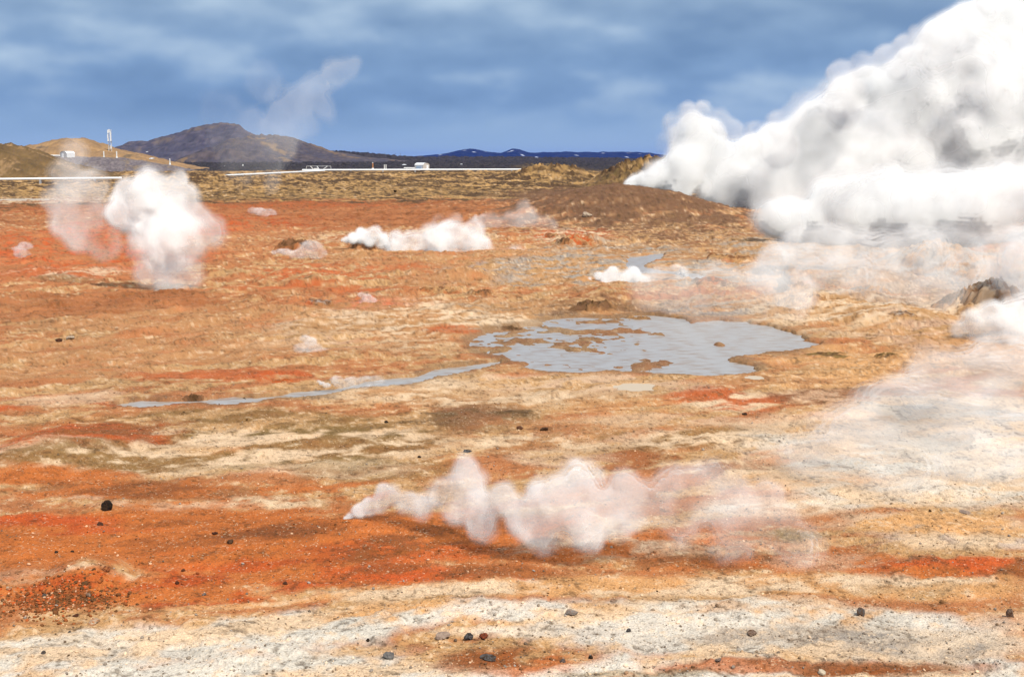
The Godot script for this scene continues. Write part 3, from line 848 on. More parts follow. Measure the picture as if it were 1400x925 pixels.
func make_outcrops() -> void:
	var m := grainy(tinted(0.95), 1.6, 3.0, 23)
	for q in [[-16.999, -98.467, 1.737, 0.715, 1.389, "B", "N", 101, "dark crusted mound with a steaming hollow, left of the white jet"],
		[-11.199, -99.189, 1.735, 0.659, 1.388, "N", "T", 102, "brown mound the white steam jet bursts from"],
		[-9.336, -60.655, 0.782, 0.27, 0.626, "N", "G", 103, "low grey-brown crust below the white jet mound"],
		[5.374, -103.16, 1.616, 0.455, 1.293, "R", "T", 104, "small red-topped mound on the brown slope"],
		[4.279, -102.629, 0.774, 0.452, 0.619, "B", "N", 105, "dark hollow lip at the foot of the red-topped mound"],
		[3.776, -58.859, 1.196, 0.292, 0.957, "N", "B", 106, "dark brown crusted bank on the far side of the pool"],
		[5.949, -56.621, 0.825, 0.188, 0.66, "T", "N", 107, "tan mud bank at the back of the pool"],
		[-3.927, -67.464, 1.175, 0.298, 0.94, "N", "T", 108, "brown crust left of the pool below drifting steam"],
		[-1.729, -65.99, 0.765, 0.254, 0.612, "N", "B", 109, "small dark brown crust beside the drifting steam"],
		[11.424, -71.43, 1.257, 0.279, 1.006, "N", "O", 110, "flat rust-brown ledge between pool and mound"],
		[15.246, -87.61, 1.803, 0.392, 1.443, "T", "N", 111, "tan ledge with dark edge below the great plume"],
		[14.581, -62.558, 1.116, 0.354, 0.893, "N", "T", 112, "brown rocky bank at the right end of the pool"],
		[15.371, -68.61, 1.018, 0.348, 0.815, "T", "N", 113, "tan rock in the steam behind the pool"],
		[19.235, -67.444, 1.219, 0.386, 0.975, "G", "T", 114, "grey-tan rock half hidden in steam on the right"],
		[22.921, -59.198, 1.655, 0.769, 1.324, "N", "G", 115, "large grey-brown outcrop at the right edge in steam"],
		[21.158, -60.516, 0.929, 0.353, 0.743, "N", "B", 116, "dark rough rock left of the large right outcrop"],
		[16.909, -54.157, 0.657, 0.187, 0.526, "N", "G", 117, "low dark rock on the tan slope right of the pool"],
		[13.292, -44.002, 0.479, 0.152, 0.383, "B", "V", 118, "dark hollow rim on the orange slope right of the pool"],
		[11.304, -44.838, 0.938, 0.127, 0.75, "V", "B", 119, "flat olive ledge on the orange slope right of the pool"],
		[26.92, -80.737, 2.712, 0.749, 2.169, "G", "T", 120, "pale ridge crest dimmed by steam on the right"],
		[0, -52.612, 0.549, 0.116, 0.439, "N", "B", 121, "thin dark ledge at the left end of the pool"],
		[3.857, -111.088, 1.095, 0.367, 0.876, "N", "T", 122, "low brown hump left of the red-topped mound"],
		[-7.376, -39.829, 0.352, 0.111, 0.282, "R", "D", 123, "small red crust on the slope above the creek"],
		[-9.436, -36.823, 0.33, 0.126, 0.264, "B", "N", 124, "dark crust at the head of the creek"]]:
		var rough := noise(int(q[7]), 1.6 / q[2], 5, FastNoiseLite.FRACTAL_RIDGED)
		var lumps := noise(int(q[7]) + 50, 1.1 / q[2], 4)
		var near_stains := []
		for s in stains:
			if Vector2(s[0] - q[0], s[1] - q[1]).length() < 1.7 * maxf(s[2], s[3]) + q[2] * 2.0: near_stains.append(s)
		var P := PackedVector3Array(); var C := PackedColorArray()
		var nu := 73
		var nv := 34
		for v in nv:
			for u in nu:
				var a := TAU * (u % (nu - 1)) / (nu - 1.0)
				var r := v / (nv - 1.0)
				var edge := 1.0 + 0.5 * lumps.get_noise_2d(cos(a) * q[2] * 1.3 + q[0], sin(a) * q[2] * 1.3)
				var x: float = q[0] + cos(a) * r * q[2] * edge
				var z: float = q[1] - sin(a) * r * q[4] * edge
				var n := rough.get_noise_2d(x, z)
				var w := lumps.get_noise_2d(x * 1.5, z * 1.5)
				var up := smoothstep(1.0, 0.72, r) * (0.55 + 0.45 * (1.0 - r)) * (0.8 + 0.3 * n + 0.7 * w)
				P.append(Vector3(x, height(x, z) + q[3] * up - 0.05 * smoothstep(0.85, 1.0, r) - 0.02, z))
				var col: Color = MINERAL[q[5]].lerp(MINERAL[q[6]], smoothstep(-0.2, 0.3, w + n_fine.get_noise_2d(x * 2.0, z * 2.0) * 0.7))
				var own := smoothstep(0.95, 0.6, r + 0.3 * w) * 0.85
				C.append(ground_color(x, z, Vector2(x, z).length(), near_stains).lerp(col, own))
		var o := part("rock_outcrop", grid_mesh(P, C, nu, nv), m, self)
		tag(o, q[8], "outcrop", "crusted outcrops round the vents")

func make_rocks() -> void:
	var m := grainy(tinted(0.9), 7.0, 0.6, 24)
	for q in [
		[-8.144, -24.636, 0.12, 0.126, Color(0.018, 0.013, 0.011), Color(0.045, 0.026, 0.016), 208, "round black rock alone on the orange ground", 0.14, 2],
		[-1.747, -17.135, 0.095, 0.078, Color(0.24, 0.22, 0.2), Color(0.12, 0.11, 0.105), 202, "grey rounded rock on white crust, left of the brown patch", 0.16, 11],
		[-1.024, -17.799, 0.119, 0.081, Color(0.42, 0.31, 0.24), Color(0.3, 0.21, 0.16), 203, "tan-grey angular rock, largest on the white foreground", 0.16, 11],
		[-0.647, -17.799, 0.088, 0.068, Color(0.12, 0.11, 0.105), Color(0.018, 0.013, 0.011), 204, "black-grey lumpy rock right of the tan rock", 0.25, 11],
		[-0.421, -17.827, 0.093, 0.056, Color(0.3, 0.07, 0.025), Color(0.12, 0.035, 0.018), 205, "dark red rock beside the black-grey rock", 0.25, 11],
		[-0.33, -16.977, 0.128, 0.053, Color(0.06, 0.035, 0.02), Color(0.12, 0.11, 0.105), 206, "flat dark slab on the brown foreground patch", 0.2, 11],
		[0.931, -18.794, 0.098, 0.065, Color(0.24, 0.22, 0.2), Color(0.3, 0.21, 0.16), 207, "grey rock on the white crust below the front steam", 0.16, 11],
		[5.414, -18.794, 0.079, 0.095, Color(0.12, 0.11, 0.105), Color(0.12, 0.06, 0.03), 208, "squarish grey-brown rock standing on the right foreground", 0.06, 7],
		[7.691, -18.668, 0.082, 0.084, Color(0.3, 0.21, 0.16), Color(0.12, 0.06, 0.03), 209, "squarish brown rock at the right edge of the foreground", 0.06, 7],
		[4.271, -16.567, 0.064, 0.054, Color(0.66, 0.56, 0.42), Color(0.5, 0.4, 0.28), 210, "cream stone at the bottom edge on the brown strip", 0.16, 11],
		[-6.784, -20.303, 0.081, 0.06, Color(0.46, 0.17, 0.06), Color(0.12, 0.035, 0.018), 211, "orange slab with dark underside on the red ground", 0.16, 11],
		[-6.339, -18.329, 0.124, 0.047, Color(0.5, 0.4, 0.28), Color(0.46, 0.17, 0.06), 212, "pale flat slab at the border of red and white ground", 0.16, 11],
		[-7.962, -23.662, 0.101, 0.043, Color(0.12, 0.035, 0.018), Color(0.06, 0.035, 0.02), 213, "low dark red clod below the round black rock", 0.3, 11],
		[-6.551, -17.885, 0.033, 0.04, Color(0.12, 0.11, 0.105), Color(0.018, 0.013, 0.011), 214, "small black pebble at the border of red and white ground", 0.16, 11],
		[-5.632, -23.131, 0.069, 0.041, Color(0.12, 0.035, 0.018), Color(0.045, 0.026, 0.016), 215, "small dark stone on the orange ground, upper of two", 0.2, 11],
		[-5.136, -22.266, 0.073, 0.048, Color(0.12, 0.06, 0.03), Color(0.06, 0.035, 0.02), 216, "small brown stone on the orange ground, lower of two", 0.2, 11],
		[-8.158, -21.836, 0.047, 0.032, Color(0.06, 0.035, 0.02), Color(0.018, 0.013, 0.011), 217, "left of two tiny dark stones on the red ground", 0.2, 11],
		[-7.899, -21.92, 0.047, 0.024, Color(0.06, 0.035, 0.02), Color(0.018, 0.013, 0.011), 218, "right of two tiny dark stones on the red ground", 0.2, 11],
		[-5.642, -20.864, 0.044, 0.038, Color(0.12, 0.06, 0.03), Color(0.12, 0.035, 0.018), 219, "small dark stone near the pale red streak", 0.2, 11],
		[-5.555, -20.152, 0.042, 0.036, Color(0.06, 0.035, 0.02), Color(0.12, 0.035, 0.018), 220, "small dark stone left of the thin tan chip", 0.2, 11],
		[-4.961, -19.553, 0.058, 0.028, Color(0.3, 0.21, 0.16), Color(0.12, 0.11, 0.105), 221, "thin tan chip on the red ground", 0.2, 11],
		[-3.76, -20.152, 0.048, 0.036, Color(0.06, 0.035, 0.02), Color(0.12, 0.035, 0.018), 222, "small dark stone on the red ground beside the white border", 0.2, 11],
		[0.841, -32.326, 0.122, 0.067, Color(0.12, 0.06, 0.03), Color(0.06, 0.035, 0.02), 223, "dark brown clod beside the brown patch in the centre", 0.3, 11],
		[0.212, -32.598, 0.113, 0.057, Color(0.12, 0.06, 0.03), Color(0.12, 0.035, 0.018), 224, "low brown clod left of the dark clod in the centre", 0.3, 11],
		[-1.089, -30.138, 0.122, 0.052, Color(0.12, 0.11, 0.105), Color(0.018, 0.013, 0.011), 225, "dark elongated stone above the front steam", 0.25, 11],
		[-2.212, -29.371, 0.068, 0.031, Color(0.045, 0.026, 0.016), Color(0.018, 0.013, 0.011), 226, "tiny black stone on the olive ground", 0.25, 11],
		[-3.388, -33.347, 0.068, 0.047, Color(0.06, 0.035, 0.02), Color(0.018, 0.013, 0.011), 227, "tiny dark clod at the olive ground edge", 0.25, 11],
		[3.579, -18.031, 0.096, 0.045, Color(0.3, 0.21, 0.16), Color(0.12, 0.06, 0.03), 228, "brown lump on the white crust, right foreground", 0.25, 11],
		[9.02, -24.372, 0.136, 0.054, Color(0.3, 0.21, 0.16), Color(0.42, 0.31, 0.24), 229, "tan lump on the white slope at the right", 0.25, 11],
		[7.941, -134.868, 0.665, 0.329, Color(0.5, 0.4, 0.28), Color(0.42, 0.31, 0.24), 230, "pale tan stone on the brown mound", 0.2, 11],
		[-17.538, -48.322, 0.208, 0.089, Color(0.06, 0.035, 0.02), Color(0.12, 0.035, 0.018), 231, "dark-sided slab on the left slope", 0.25, 11],
		[-17.364, -49.124, 0.211, 0.091, Color(0.5, 0.4, 0.28), Color(0.42, 0.31, 0.24), 232, "cream slab beside the dark-sided slab on the left slope", 0.2, 11],
		[6.462, -34.432, 0.081, 0.061, Color(0.06, 0.035, 0.02), Color(0.018, 0.013, 0.011), 233, "tiny dark clod below the red speckled patch", 0.25, 11],
		[-19.489, -211.542, 0.369, 0.222, Color(0.045, 0.026, 0.016), Color(0.018, 0.013, 0.011), 234, "dark stone in the far yellow grass", 0.25, 11],
		[-8.19, -19.76, 0.062, 0.037, Color(0.5, 0.4, 0.28), Color(0.46, 0.17, 0.06), 235, "pale chip at the left edge beside the red rubble", 0.2, 11],
		[-6.796, -19.439, 0.06, 0.036, Color(0.3, 0.21, 0.16), Color(0.12, 0.06, 0.03), 236, "tan flake lying on the red rubble heap", 0.2, 11],
		[-7.501, -19.445, 0.054, 0.043, Color(0.12, 0.11, 0.105), Color(0.06, 0.035, 0.02), 237, "dark grey stone in the middle of the rubble heap", 0.25, 11],
		[-6.732, -18.668, 0.052, 0.034, Color(0.12, 0.035, 0.018), Color(0.06, 0.035, 0.02), 238, "dark red stone below the rubble heap", 0.25, 11],
		[0.721, -16.977, 0.059, 0.03, Color(0.12, 0.11, 0.105), Color(0.12, 0.06, 0.03), 239, "dark flake at the right of the brown foreground patch", 0.25, 11],
		[1.118, -17.056, 0.05, 0.03, Color(0.06, 0.035, 0.02), Color(0.018, 0.013, 0.011), 240, "black-brown flake at the right end of the brown patch", 0.25, 11],
		[2.873, -16.77, 0.059, 0.03, Color(0.12, 0.11, 0.105), Color(0.3, 0.21, 0.16), 241, "grey flake on the brown strip at the bottom", 0.25, 11],
		[1.757, -18.149, 0.042, 0.032, Color(0.12, 0.11, 0.105), Color(0.018, 0.013, 0.011), 242, "small dark stone on white crust right of the grey rock", 0.25, 11],
		[-2.117, -17.742, 0.047, 0.025, Color(0.06, 0.035, 0.02), Color(0.018, 0.013, 0.011), 243, "small dark chip on white crust above the grey rounded rock", 0.25, 11],
		[-6.606, -17.003, 0.048, 0.025, Color(0.06, 0.035, 0.02), Color(0.12, 0.11, 0.105), 244, "dark crevice stone in the white crust at lower left", 0.25, 11],
	]:
		var size := Vector3(q[2], q[3], q[2] * 0.8)
		var mesh := lump(size, int(q[6]), q[8], int(q[9]), q[4], q[5], 22, 0.0, true)
		var o := part("rock", mesh, m, self, Vector3(q[0], height(q[0], q[1]) + q[3] * 0.45, q[1]), Vector3(0, q[6] * 47.0, 0))
		tag(o, q[7], "rock", "loose rocks on the mineral ground")

func make_pebbles() -> void:
	var rng := RandomNumberGenerator.new()
	rng.seed = 77
	var mm := MultiMesh.new()
	mm.transform_format = MultiMesh.TRANSFORM_3D
	mm.use_colors = true
	mm.mesh = lump(Vector3(1, 0.7, 0.9), 5, 0.25, 8, Color(1, 1, 1), Color(0.8, 0.8, 0.8), 8)
	var spots := []
	for i in 14000:
		var d := 15.5 * pow(2.6, pow(rng.randf(), 1.4))
		var a := rng.randf_range(-0.42, 0.42)
		spots.append([sin(a) * d, -cos(a) * d, rng.randf_range(0.008, 0.02) * (1.0 + 1.5 * pow(rng.randf(), 6.0))])
	for i in 1100:   # the heap of red rubble
		var r := sqrt(-2.0 * log(rng.randf() * 0.998 + 0.001)) * 0.42
		var t := rng.randf() * TAU
		spots.append([-7.218 + cos(t) * r * 1.15, (-19.311) + sin(t) * r * 0.9, rng.randf_range(0.012, 0.034) * (1.0 + pow(rng.randf(), 5.0))])
	mm.instance_count = spots.size()
	for i in spots.size():
		var s: Array = spots[i]
		var k := rng.randf()
		var c: Color = MINERAL.D.lerp(MINERAL.B, rng.randf())
		if i < 14000:
			var own := ground_color(s[0], s[1], Vector2(s[0], s[1]).length(), stains)
			c = own.lerp(MINERAL.B, rng.randf_range(0.2, 0.8))
			if k < 0.15: c = own.lerp(MINERAL.C, 0.6)
			elif k < 0.3: c = MINERAL.G.lerp(MINERAL.B, rng.randf())
		elif k < 0.07: c = MINERAL.P
		elif k < 0.3: c = MINERAL.D.lerp(MINERAL.R, rng.randf())
		var b := Basis.from_euler(Vector3(rng.randf() * 0.6, rng.randf() * TAU, rng.randf() * 0.6)).scaled_local(Vector3.ONE * s[2] * Vector3(1, rng.randf_range(0.5, 1.0), rng.randf_range(0.6, 1.0)))
		mm.set_instance_transform(i, Transform3D(b, Vector3(s[0], height(s[0], s[1]) + s[2] * 0.3, s[1])))
		mm.set_instance_color(i, c)
	var o := MultiMeshInstance3D.new()
	o.name = "pebbles"; o.multimesh = mm
	o.material_override = tinted(0.9)
	add_child(o)
	tag(o, "small loose stones and grit scattered over the near ground", "pebbles", "", "stuff")

# ---------------------------------------------------------------- steam
func make_steam() -> void:
	var thick := [[0.05, 0.03], [0.11, 0.07], [0.18, 0.13], [0.26, 0.28], [0.36, 0.6], [0.5, 0.8]]
	var soft := [[0.05, 0.035], [0.12, 0.07], [0.21, 0.12], [0.33, 0.2], [0.47, 0.3]]
	var veil := [[0.05, 0.025], [0.13, 0.04], [0.25, 0.055], [0.4, 0.07]]
	vapour("great white steam cloud filling the upper right", [[15.27, 3.66, -168, 0.876, 0.8, 1], [16.26, 4.04, -168.26, 1.267, 1, 1], [17.81, 4.24, -167.48, 1.746, 1, 1], [19.86, 4.9, -168.6, 2.54, 1, 1], [22.64, 6.05, -167.83, 3.306, 1, 1], 
		[22.19, 3.47, -167.69, 1.943, 1, 1], [22, 10.06, -168.62, 2.149, 0.6, 1], [23.44, 11.36, -167.38, 2.327, 0.7, 1], [25.08, 8.73, -168.38, 3.707, 1, 1], [27.62, 3.17, -168.4, 3.512, 1, 1], 
		[26.33, 10.61, -167.42, 2.134, 0.7, 1], [30.17, 5.37, -169.45, 5.105, 1, 1], [33.66, 3.48, -167.15, 5.617, 1, 1], [29.54, 0.29, -167.9, 1.556, 0.8, 1], [35.06, -1.09, -168.62, 2.54, 1, 1], 
		[31.64, 8.72, -167.36, 2.133, 0.8, 1], [34.23, 9.68, -168.45, 2.342, 0.8, 1], [37.59, 7.29, -168.07, 5.453, 1, 1], [41.3, 2.06, -166.72, 5.989, 1, 1], [39.52, 12.07, -168.76, 2.542, 0.8, 1], 
		[41, 10.59, -166.74, 5.41, 1, 1], [44.05, 15.35, -168.13, 3.312, 1, 1], [45.97, 17.25, -168.4, 2.341, 0.8, 1], [47.52, 16.42, -167.03, 3.29, 1, 1], [49.37, 18.37, -168.41, 1.561, 0.6, 1], 
		[47.97, 6.82, -167.22, 8.525, 1, 1], [51.92, 16.25, -167.39, 4.849, 1, 1], [54.36, 13.54, -170.15, 7.886, 1, 1], [52.22, 19.51, -167.29, 2.52, 0.8, 1], [55.85, 21.94, -168.54, 3.906, 1, 1], 
		[59.03, 23.32, -168.3, 3.9, 1, 1], [60.96, 25.35, -167.36, 2.521, 0.7, 1], [64.26, 23.91, -169.58, 5.404, 1, 1], [60.65, 13.39, -166.12, 10.105, 1, 1], [57.99, 2.03, -167.8, 8.263, 1, 1], 
		[67.58, 1.96, -170.03, 9.358, 1, 1], [48.12, -1.28, -166.6, 4.633, 1, 1], [40.92, -2.35, -168.52, 2.343, 1, 1], [53.41, -2.8, -167.89, 3.891, 1, 1], [60.98, -3.73, -167.21, 4.359, 1, 1], 
		[66.84, 28.09, -169.44, 4.908, 1, 1], [69.75, 20.82, -166.27, 6.743, 1, 1], [72.32, 10.64, -168.62, 7.815, 1, 1], [74.01, 1.03, -168.93, 6.851, 1, 1]], 0.55, thick, 0.12, 0.42, 301, 0.75, 1)
	vapour("thin torn steam along the left edge of the great cloud", [[19.42, 9, -160, 1.623, 1.28, 1], [20.34, 11.36, -160.35, 1.626, 1.28, 1], [21.85, 12.69, -159.52, 1.501, 1.44, 1], [23.97, 12.99, -160.35, 1.394, 1.28, 1], [26.03, 11.8, -159.91, 1.621, 1.44, 1], 
		[27.85, 10.8, -159.72, 1.619, 1.28, 1], [30.76, 10.64, -160.57, 1.86, 1.44, 1], [32.99, 11.52, -159.51, 1.732, 1.44, 1], [35.22, 12.26, -160.2, 1.856, 1.44, 1], [36.53, 14.06, -160.23, 1.856, 1.44, 1], 
		[38.59, 15.37, -159.5, 1.732, 1.44, 1], [41.06, 17.49, -160.57, 1.86, 1.44, 1], [43.52, 18.68, -159.72, 1.735, 1.44, 1], [46.25, 19.58, -159.89, 1.621, 1.44, 1], [48.49, 17.84, -160.42, 1.626, 1.44, 1], 
		[48.78, 20.6, -159.41, 1.847, 1.44, 1], [51.01, 22.28, -160.38, 1.859, 1.44, 1], [53.35, 23.84, -160.02, 1.854, 1.44, 1], [55.85, 25.2, -159.61, 1.734, 1.44, 1], [58.87, 26.56, -160.67, 2.094, 1.44, 1], 
		[17.87, 5.74, -159.6, 1.619, 1.12, 1], [33.02, 8.64, -160.13, 3.015, 1.12, 1], [41.21, 14.08, -160.63, 3.49, 1.12, 1], [52.2, 20.2, -158.77, 3.909, 1.12, 1]], 0.4, veil, 0.16, 1, 341, 0.7, 1)
	vapour("low bank of white steam under the great cloud, before the right ridge", [[21.02, 2.13, -104, 1.807, 0.48, 1], [22.59, 2.11, -104.34, 2.116, 0.64, 1], [26.79, 3.06, -103.21, 3.289, 0.8, 1], [30.25, 3.36, -102.88, 3.576, 0.8, 1], [33.89, 3.48, -99.65, 3.609, 0.8, 1], 
		[37.44, 3.46, -96.93, 3.65, 0.8, 1], [24.14, 1.75, -104.45, 1.966, 0.8, 1], [26.28, 2.15, -103.45, 2.547, 0.8, 1], [28.65, 1.69, -103.31, 2.544, 0.8, 1], [30.68, 2.21, -102.18, 3.108, 0.8, 1], 
		[32.62, 1.86, -99.92, 2.894, 0.8, 1], [35.21, 2.32, -99.96, 3.33, 0.8, 1], [37.1, 2.11, -97.31, 3.241, 0.8, 1], [39.37, 2.5, -96.02, 3.476, 0.8, 1], [23.52, 0.44, -104.21, 1.056, 0.48, 1], 
		[25.82, 0.11, -103.71, 1.201, 0.56, 1], [28.71, 0.02, -103.28, 1.196, 0.56, 1], [31.68, 0.21, -101.31, 1.321, 0.64, 1], [34.48, 0.52, -99.26, 1.438, 0.64, 1], [37.96, 0.16, -97.81, 1.7, 0.72, 1], 
		[39.84, 0.32, -95.52, 2.075, 0.72, 1], [42.03, 2.57, -94.53, 4.107, 0.8, 1]], 0.32, thick, 0.2, 0.5, 331, 1, 1)
	vapour("tall faint grey-blue steam rising past the dark hills into the sky", [[-39.22, 0.22, -205, 1.425, 0.35, 1], [-38.76, 3.03, -205.43, 2.142, 0.4, 1], [-39.14, 6.08, -204.15, 2.839, 0.4, 1], [-37.96, 9.11, -205.79, 3.338, 0.45, 1], [-35.8, 12.8, -204.8, 3.797, 0.5, 1], 
		[-34.47, 16.58, -204.35, 4.025, 0.5, 1], [-31.66, 18.62, -206.03, 3.581, 0.45, 1], [-28.33, 20.57, -204.3, 2.604, 0.45, 1], [-26.34, 21.55, -205.22, 2.14, 0.4, 1], [-24.68, 22.45, -205.14, 1.188, 0.3, 1], 
		[-30.05, 14.85, -204.16, 3.075, 0.45, 1], [-41.04, 10.04, -206.02, 3.581, 0.35, 1], [-43.16, 6.54, -204.39, 4.026, 0.3, 1], [-42.36, 12.57, -204.8, 3.085, 0.3, 1], [-39.81, 19.53, -205.87, 3.578, 0.2, 1], 
		[-46.51, 14.84, -203.8, 4.014, 0.175, 1], [-33.48, 12.59, -205.6, 3.097, 0.4, 1], [-45.77, 10.26, -205.04, 3.326, 0.2, 1]], 0.55, veil, 0.11, 1.1, 302, 0.6, 0.8)
	vapour("faint steam drifting over the brown slope behind the white jet", [[-7.22, 0.93, -125, 0.869, 0.7, 1], [-5.64, 0.85, -125.21, 1.016, 0.8, 1], [-3.6, 1.29, -124.87, 0.434, 1.2, 1], [-2.89, 1.36, -125.1, 0.435, 1.2, 1], [-2.02, 0.86, -124.94, 1.158, 0.8, 1], 
		[0, 0.94, -124.79, 1.301, 0.9, 1], [1.59, 1.42, -125.34, 1.162, 0.8, 1], [1.08, 2.45, -124.77, 0.867, 0.6, 1], [3.25, 0.42, -125.13, 1.305, 0.6, 1]], 0.2, veil, 0.35, 0.6, 303, 0.8, 0.8)
	vapour("white steam jet blowing right from the brown mound", [[-13.16, 0.83, -98, 0.187, 1.61, 1], [-12.83, 0.88, -98.08, 0.312, 1.61, 1], [-12.34, 1.01, -97.82, 0.498, 1.61, 1], [-11.64, 1.15, -98.2, 0.689, 1.61, 1], [-10.71, 1.34, -97.95, 0.749, 1.495, 1], 
		[-11.05, 0.83, -97.89, 0.561, 1.495, 1], [-10.01, 0.75, -98.26, 0.751, 1.265, 1], [-8.76, 0.46, -97.62, 1.183, 1.15, 1], [-7.67, 0.59, -98.14, 1.125, 1.15, 1], [-7.28, 0.02, -98.16, 1.126, 1.15, 1], 
		[-6.1, 0.86, -97.55, 1.367, 1.15, 1], [-4.84, 1.14, -98.43, 1.255, 1.15, 1], [-4.98, 0.16, -97.75, 1.371, 1.15, 1], [-3.63, 0.72, -97.89, 1.373, 1.15, 1], [-2.56, 0.01, -98.37, 1.254, 0.92, 1], 
		[-3.62, -0.73, -97.59, 1.12, 0.69, 1], [-1.37, -1.13, -98.32, 1.378, 0.575, 1], [0.57, -1.11, -98.02, 1.625, 0.46, 1], [2.72, -1.76, -97.65, 1.37, 0.345, 1], [-0.57, -2.63, -98.45, 1.255, 0.402, 1], 
		[-3.41, -1.88, -97.72, 0.997, 0.46, 1], [-2.83, 1.73, -98.04, 0.875, 0.46, 1]], 0.13, soft, 0.42, 0.75, 304, 0.8, 0.8)
	vapour("wide thin steam over the right ridge below the great cloud", [[16.23, 1.02, -77.76, 1.171, 1.68, 1], [18.37, 1.16, -80.24, 1.572, 1.89, 1], [20.29, 1.2, -79.58, 1.798, 1.89, 1], [16.85, 0.62, -70.73, 1.811, 1.68, 1], [17.95, 0.55, -67.13, 1.719, 1.47, 1], 
		[22.47, 1.04, -77.51, 1.985, 1.89, 1], [24.15, 0.83, -75.68, 2.166, 1.68, 1], [19.09, 0.51, -63.7, 1.439, 1.26, 1], [24.63, 1.15, -70.73, 2.131, 1.68, 1], [24.46, 1.41, -64.81, 1.953, 1.89, 1], 
		[25.46, 1.81, -63.6, 1.916, 2.1, 1], [20.36, 0.68, -60.3, 1.362, 1.05, 1], [13.6, 0.46, -60.66, 1.188, 1.26, 1], [13.66, 0.55, -67.14, 1.214, 1.26, 1], [24.59, 1.93, -58.01, 2.184, 2.1, 1]
		], 0.22, veil, 0.3, 0.8, 305, 1.6, 0.8)
	vapour("dense white steam column on the left", [[-19.35, 5.92, -68, 0.898, 1.3, 1], [-20.5, 5.29, -68.21, 0.901, 1.04, 1], [-19.86, 5, -67.59, 1.161, 1.3, 1], [-20.7, 4.27, -68.35, 1.264, 1.3, 1], [-18.99, 4.41, -67.89, 1.793, 1.3, 1], 
		[-21.23, 4.13, -67.86, 0.717, 1.04, 1], [-17.83, 6.03, -68.18, 0.54, 0.78, 1], [-17.47, 4.92, -67.69, 0.984, 0.91, 1], [-18.18, 5.53, -68.1, 0.809, 1.04, 1], [-19.13, 3.1, -68.2, 1.531, 1.3, 1], 
		[-17.96, 2.87, -67.49, 1.605, 1.3, 1], [-17.44, 2.53, -68.45, 1.357, 1.04, 1], [-16.16, 3.12, -67.81, 1.075, 0.585, 1], [-18.71, 1.78, -67.91, 1.166, 1.04, 1], [-18.04, 1.74, -68.36, 1.264, 0.78, 1], 
		[-18.49, 0.61, -67.69, 0.894, 0.455, 1], [-18.81, -0.31, -68.16, 0.72, 0.286, 1], [-16.88, 4.01, -68.01, 0.808, 0.52, 1], [-19.68, 1, -67.78, 0.895, 0.286, 1], [-17.55, 0.71, -68.35, 0.993, 0.286, 1], 
		[-18.61, -0.18, -67.73, 0.984, 0.26, 1], [-20.1, 2.24, -68.04, 0.898, 0.39, 1]], 0.13, soft, 0.36, 0.7, 306, 0.8, 0.8)
	vapour("thin pale steam column left of the dense white column", [[-24.67, 5.07, -72, 1.356, 1.7, 1], [-25.13, 3.61, -72.29, 1.361, 1.7, 1], [-23.89, 3.97, -71.63, 1.141, 1.53, 1], [-23.76, 5.69, -72.24, 0.941, 1.19, 1], [-25.3, 6.1, -71.94, 1.042, 1.19, 1], 
		[-24.42, 2.73, -71.8, 1.144, 1.36, 1], [-25.98, 4.86, -72.29, 0.943, 1.02, 1], [-23.23, 2.4, -71.67, 1.143, 0.85, 1], [-24.8, 7.33, -72.1, 0.94, 0.68, 1]], 0.17, veil, 0.4, 0.6, 307, 0.8, 0.8)
	vapour("small bright steam puff behind the pool", [[4.56, 0.06, -74, 0.171, 1, 1], [5.08, 0.23, -74.06, 0.3, 1, 1], [5.67, 0.12, -73.85, 0.513, 1.2, 1], [5.94, 0.53, -74.08, 0.343, 1.1, 1], [6.36, -0.06, -73.96, 0.686, 1.2, 1], 
		[7.04, 0.33, -73.92, 0.514, 1, 1], [6.99, -0.43, -74.14, 0.472, 1, 1], [7.65, -0.14, -73.86, 0.514, 0.8, 1], [8.61, 0.01, -74.09, 0.858, 0.4, 1], [9.68, 0.27, -74.08, 0.687, 0.4, 1]
		], 0.1, soft, 0.6, 0.75, 308, 0.8, 0.8)
	vapour("thin steam hanging over the right half of the pool", [[6.53, 0.88, -59.04, 1.156, 0.65, 1], [7.87, 0.77, -58.77, 1.327, 0.78, 1], [9.51, 1.04, -59.45, 1.343, 0.91, 1], [10.11, 0.59, -57.87, 1.482, 1.04, 1], [11.63, 0.84, -58.74, 1.504, 1.04, 1], 
		[8.44, 0.35, -55.68, 1.006, 0.65, 1], [10.46, 0.3, -56.06, 1.182, 0.65, 1], [8.48, 1.5, -62.09, 0.328, 1.17, 1], [12.51, 0.42, -56.48, 1.021, 0.65, 1]], 0.17, veil, 0.5, 0.6, 309, 1.6, 0.8)
	vapour("white steam puff at the right edge above the pale slope", [[18.17, 0.71, -49, 0.625, 1, 1], [18.77, 1.04, -49.12, 0.569, 0.9, 1], [19.08, 0.6, -48.73, 0.903, 1, 1], [20.12, 0.97, -49.24, 1.027, 1, 1], [18.48, -0.01, -48.96, 0.681, 0.6, 1], 
		[19.73, -0.13, -48.84, 0.962, 0.8, 1], [17.51, 0.41, -49.12, 0.398, 0.5, 1]], 0.1, soft, 0.7, 0.55, 310, 1.3, 0.8)
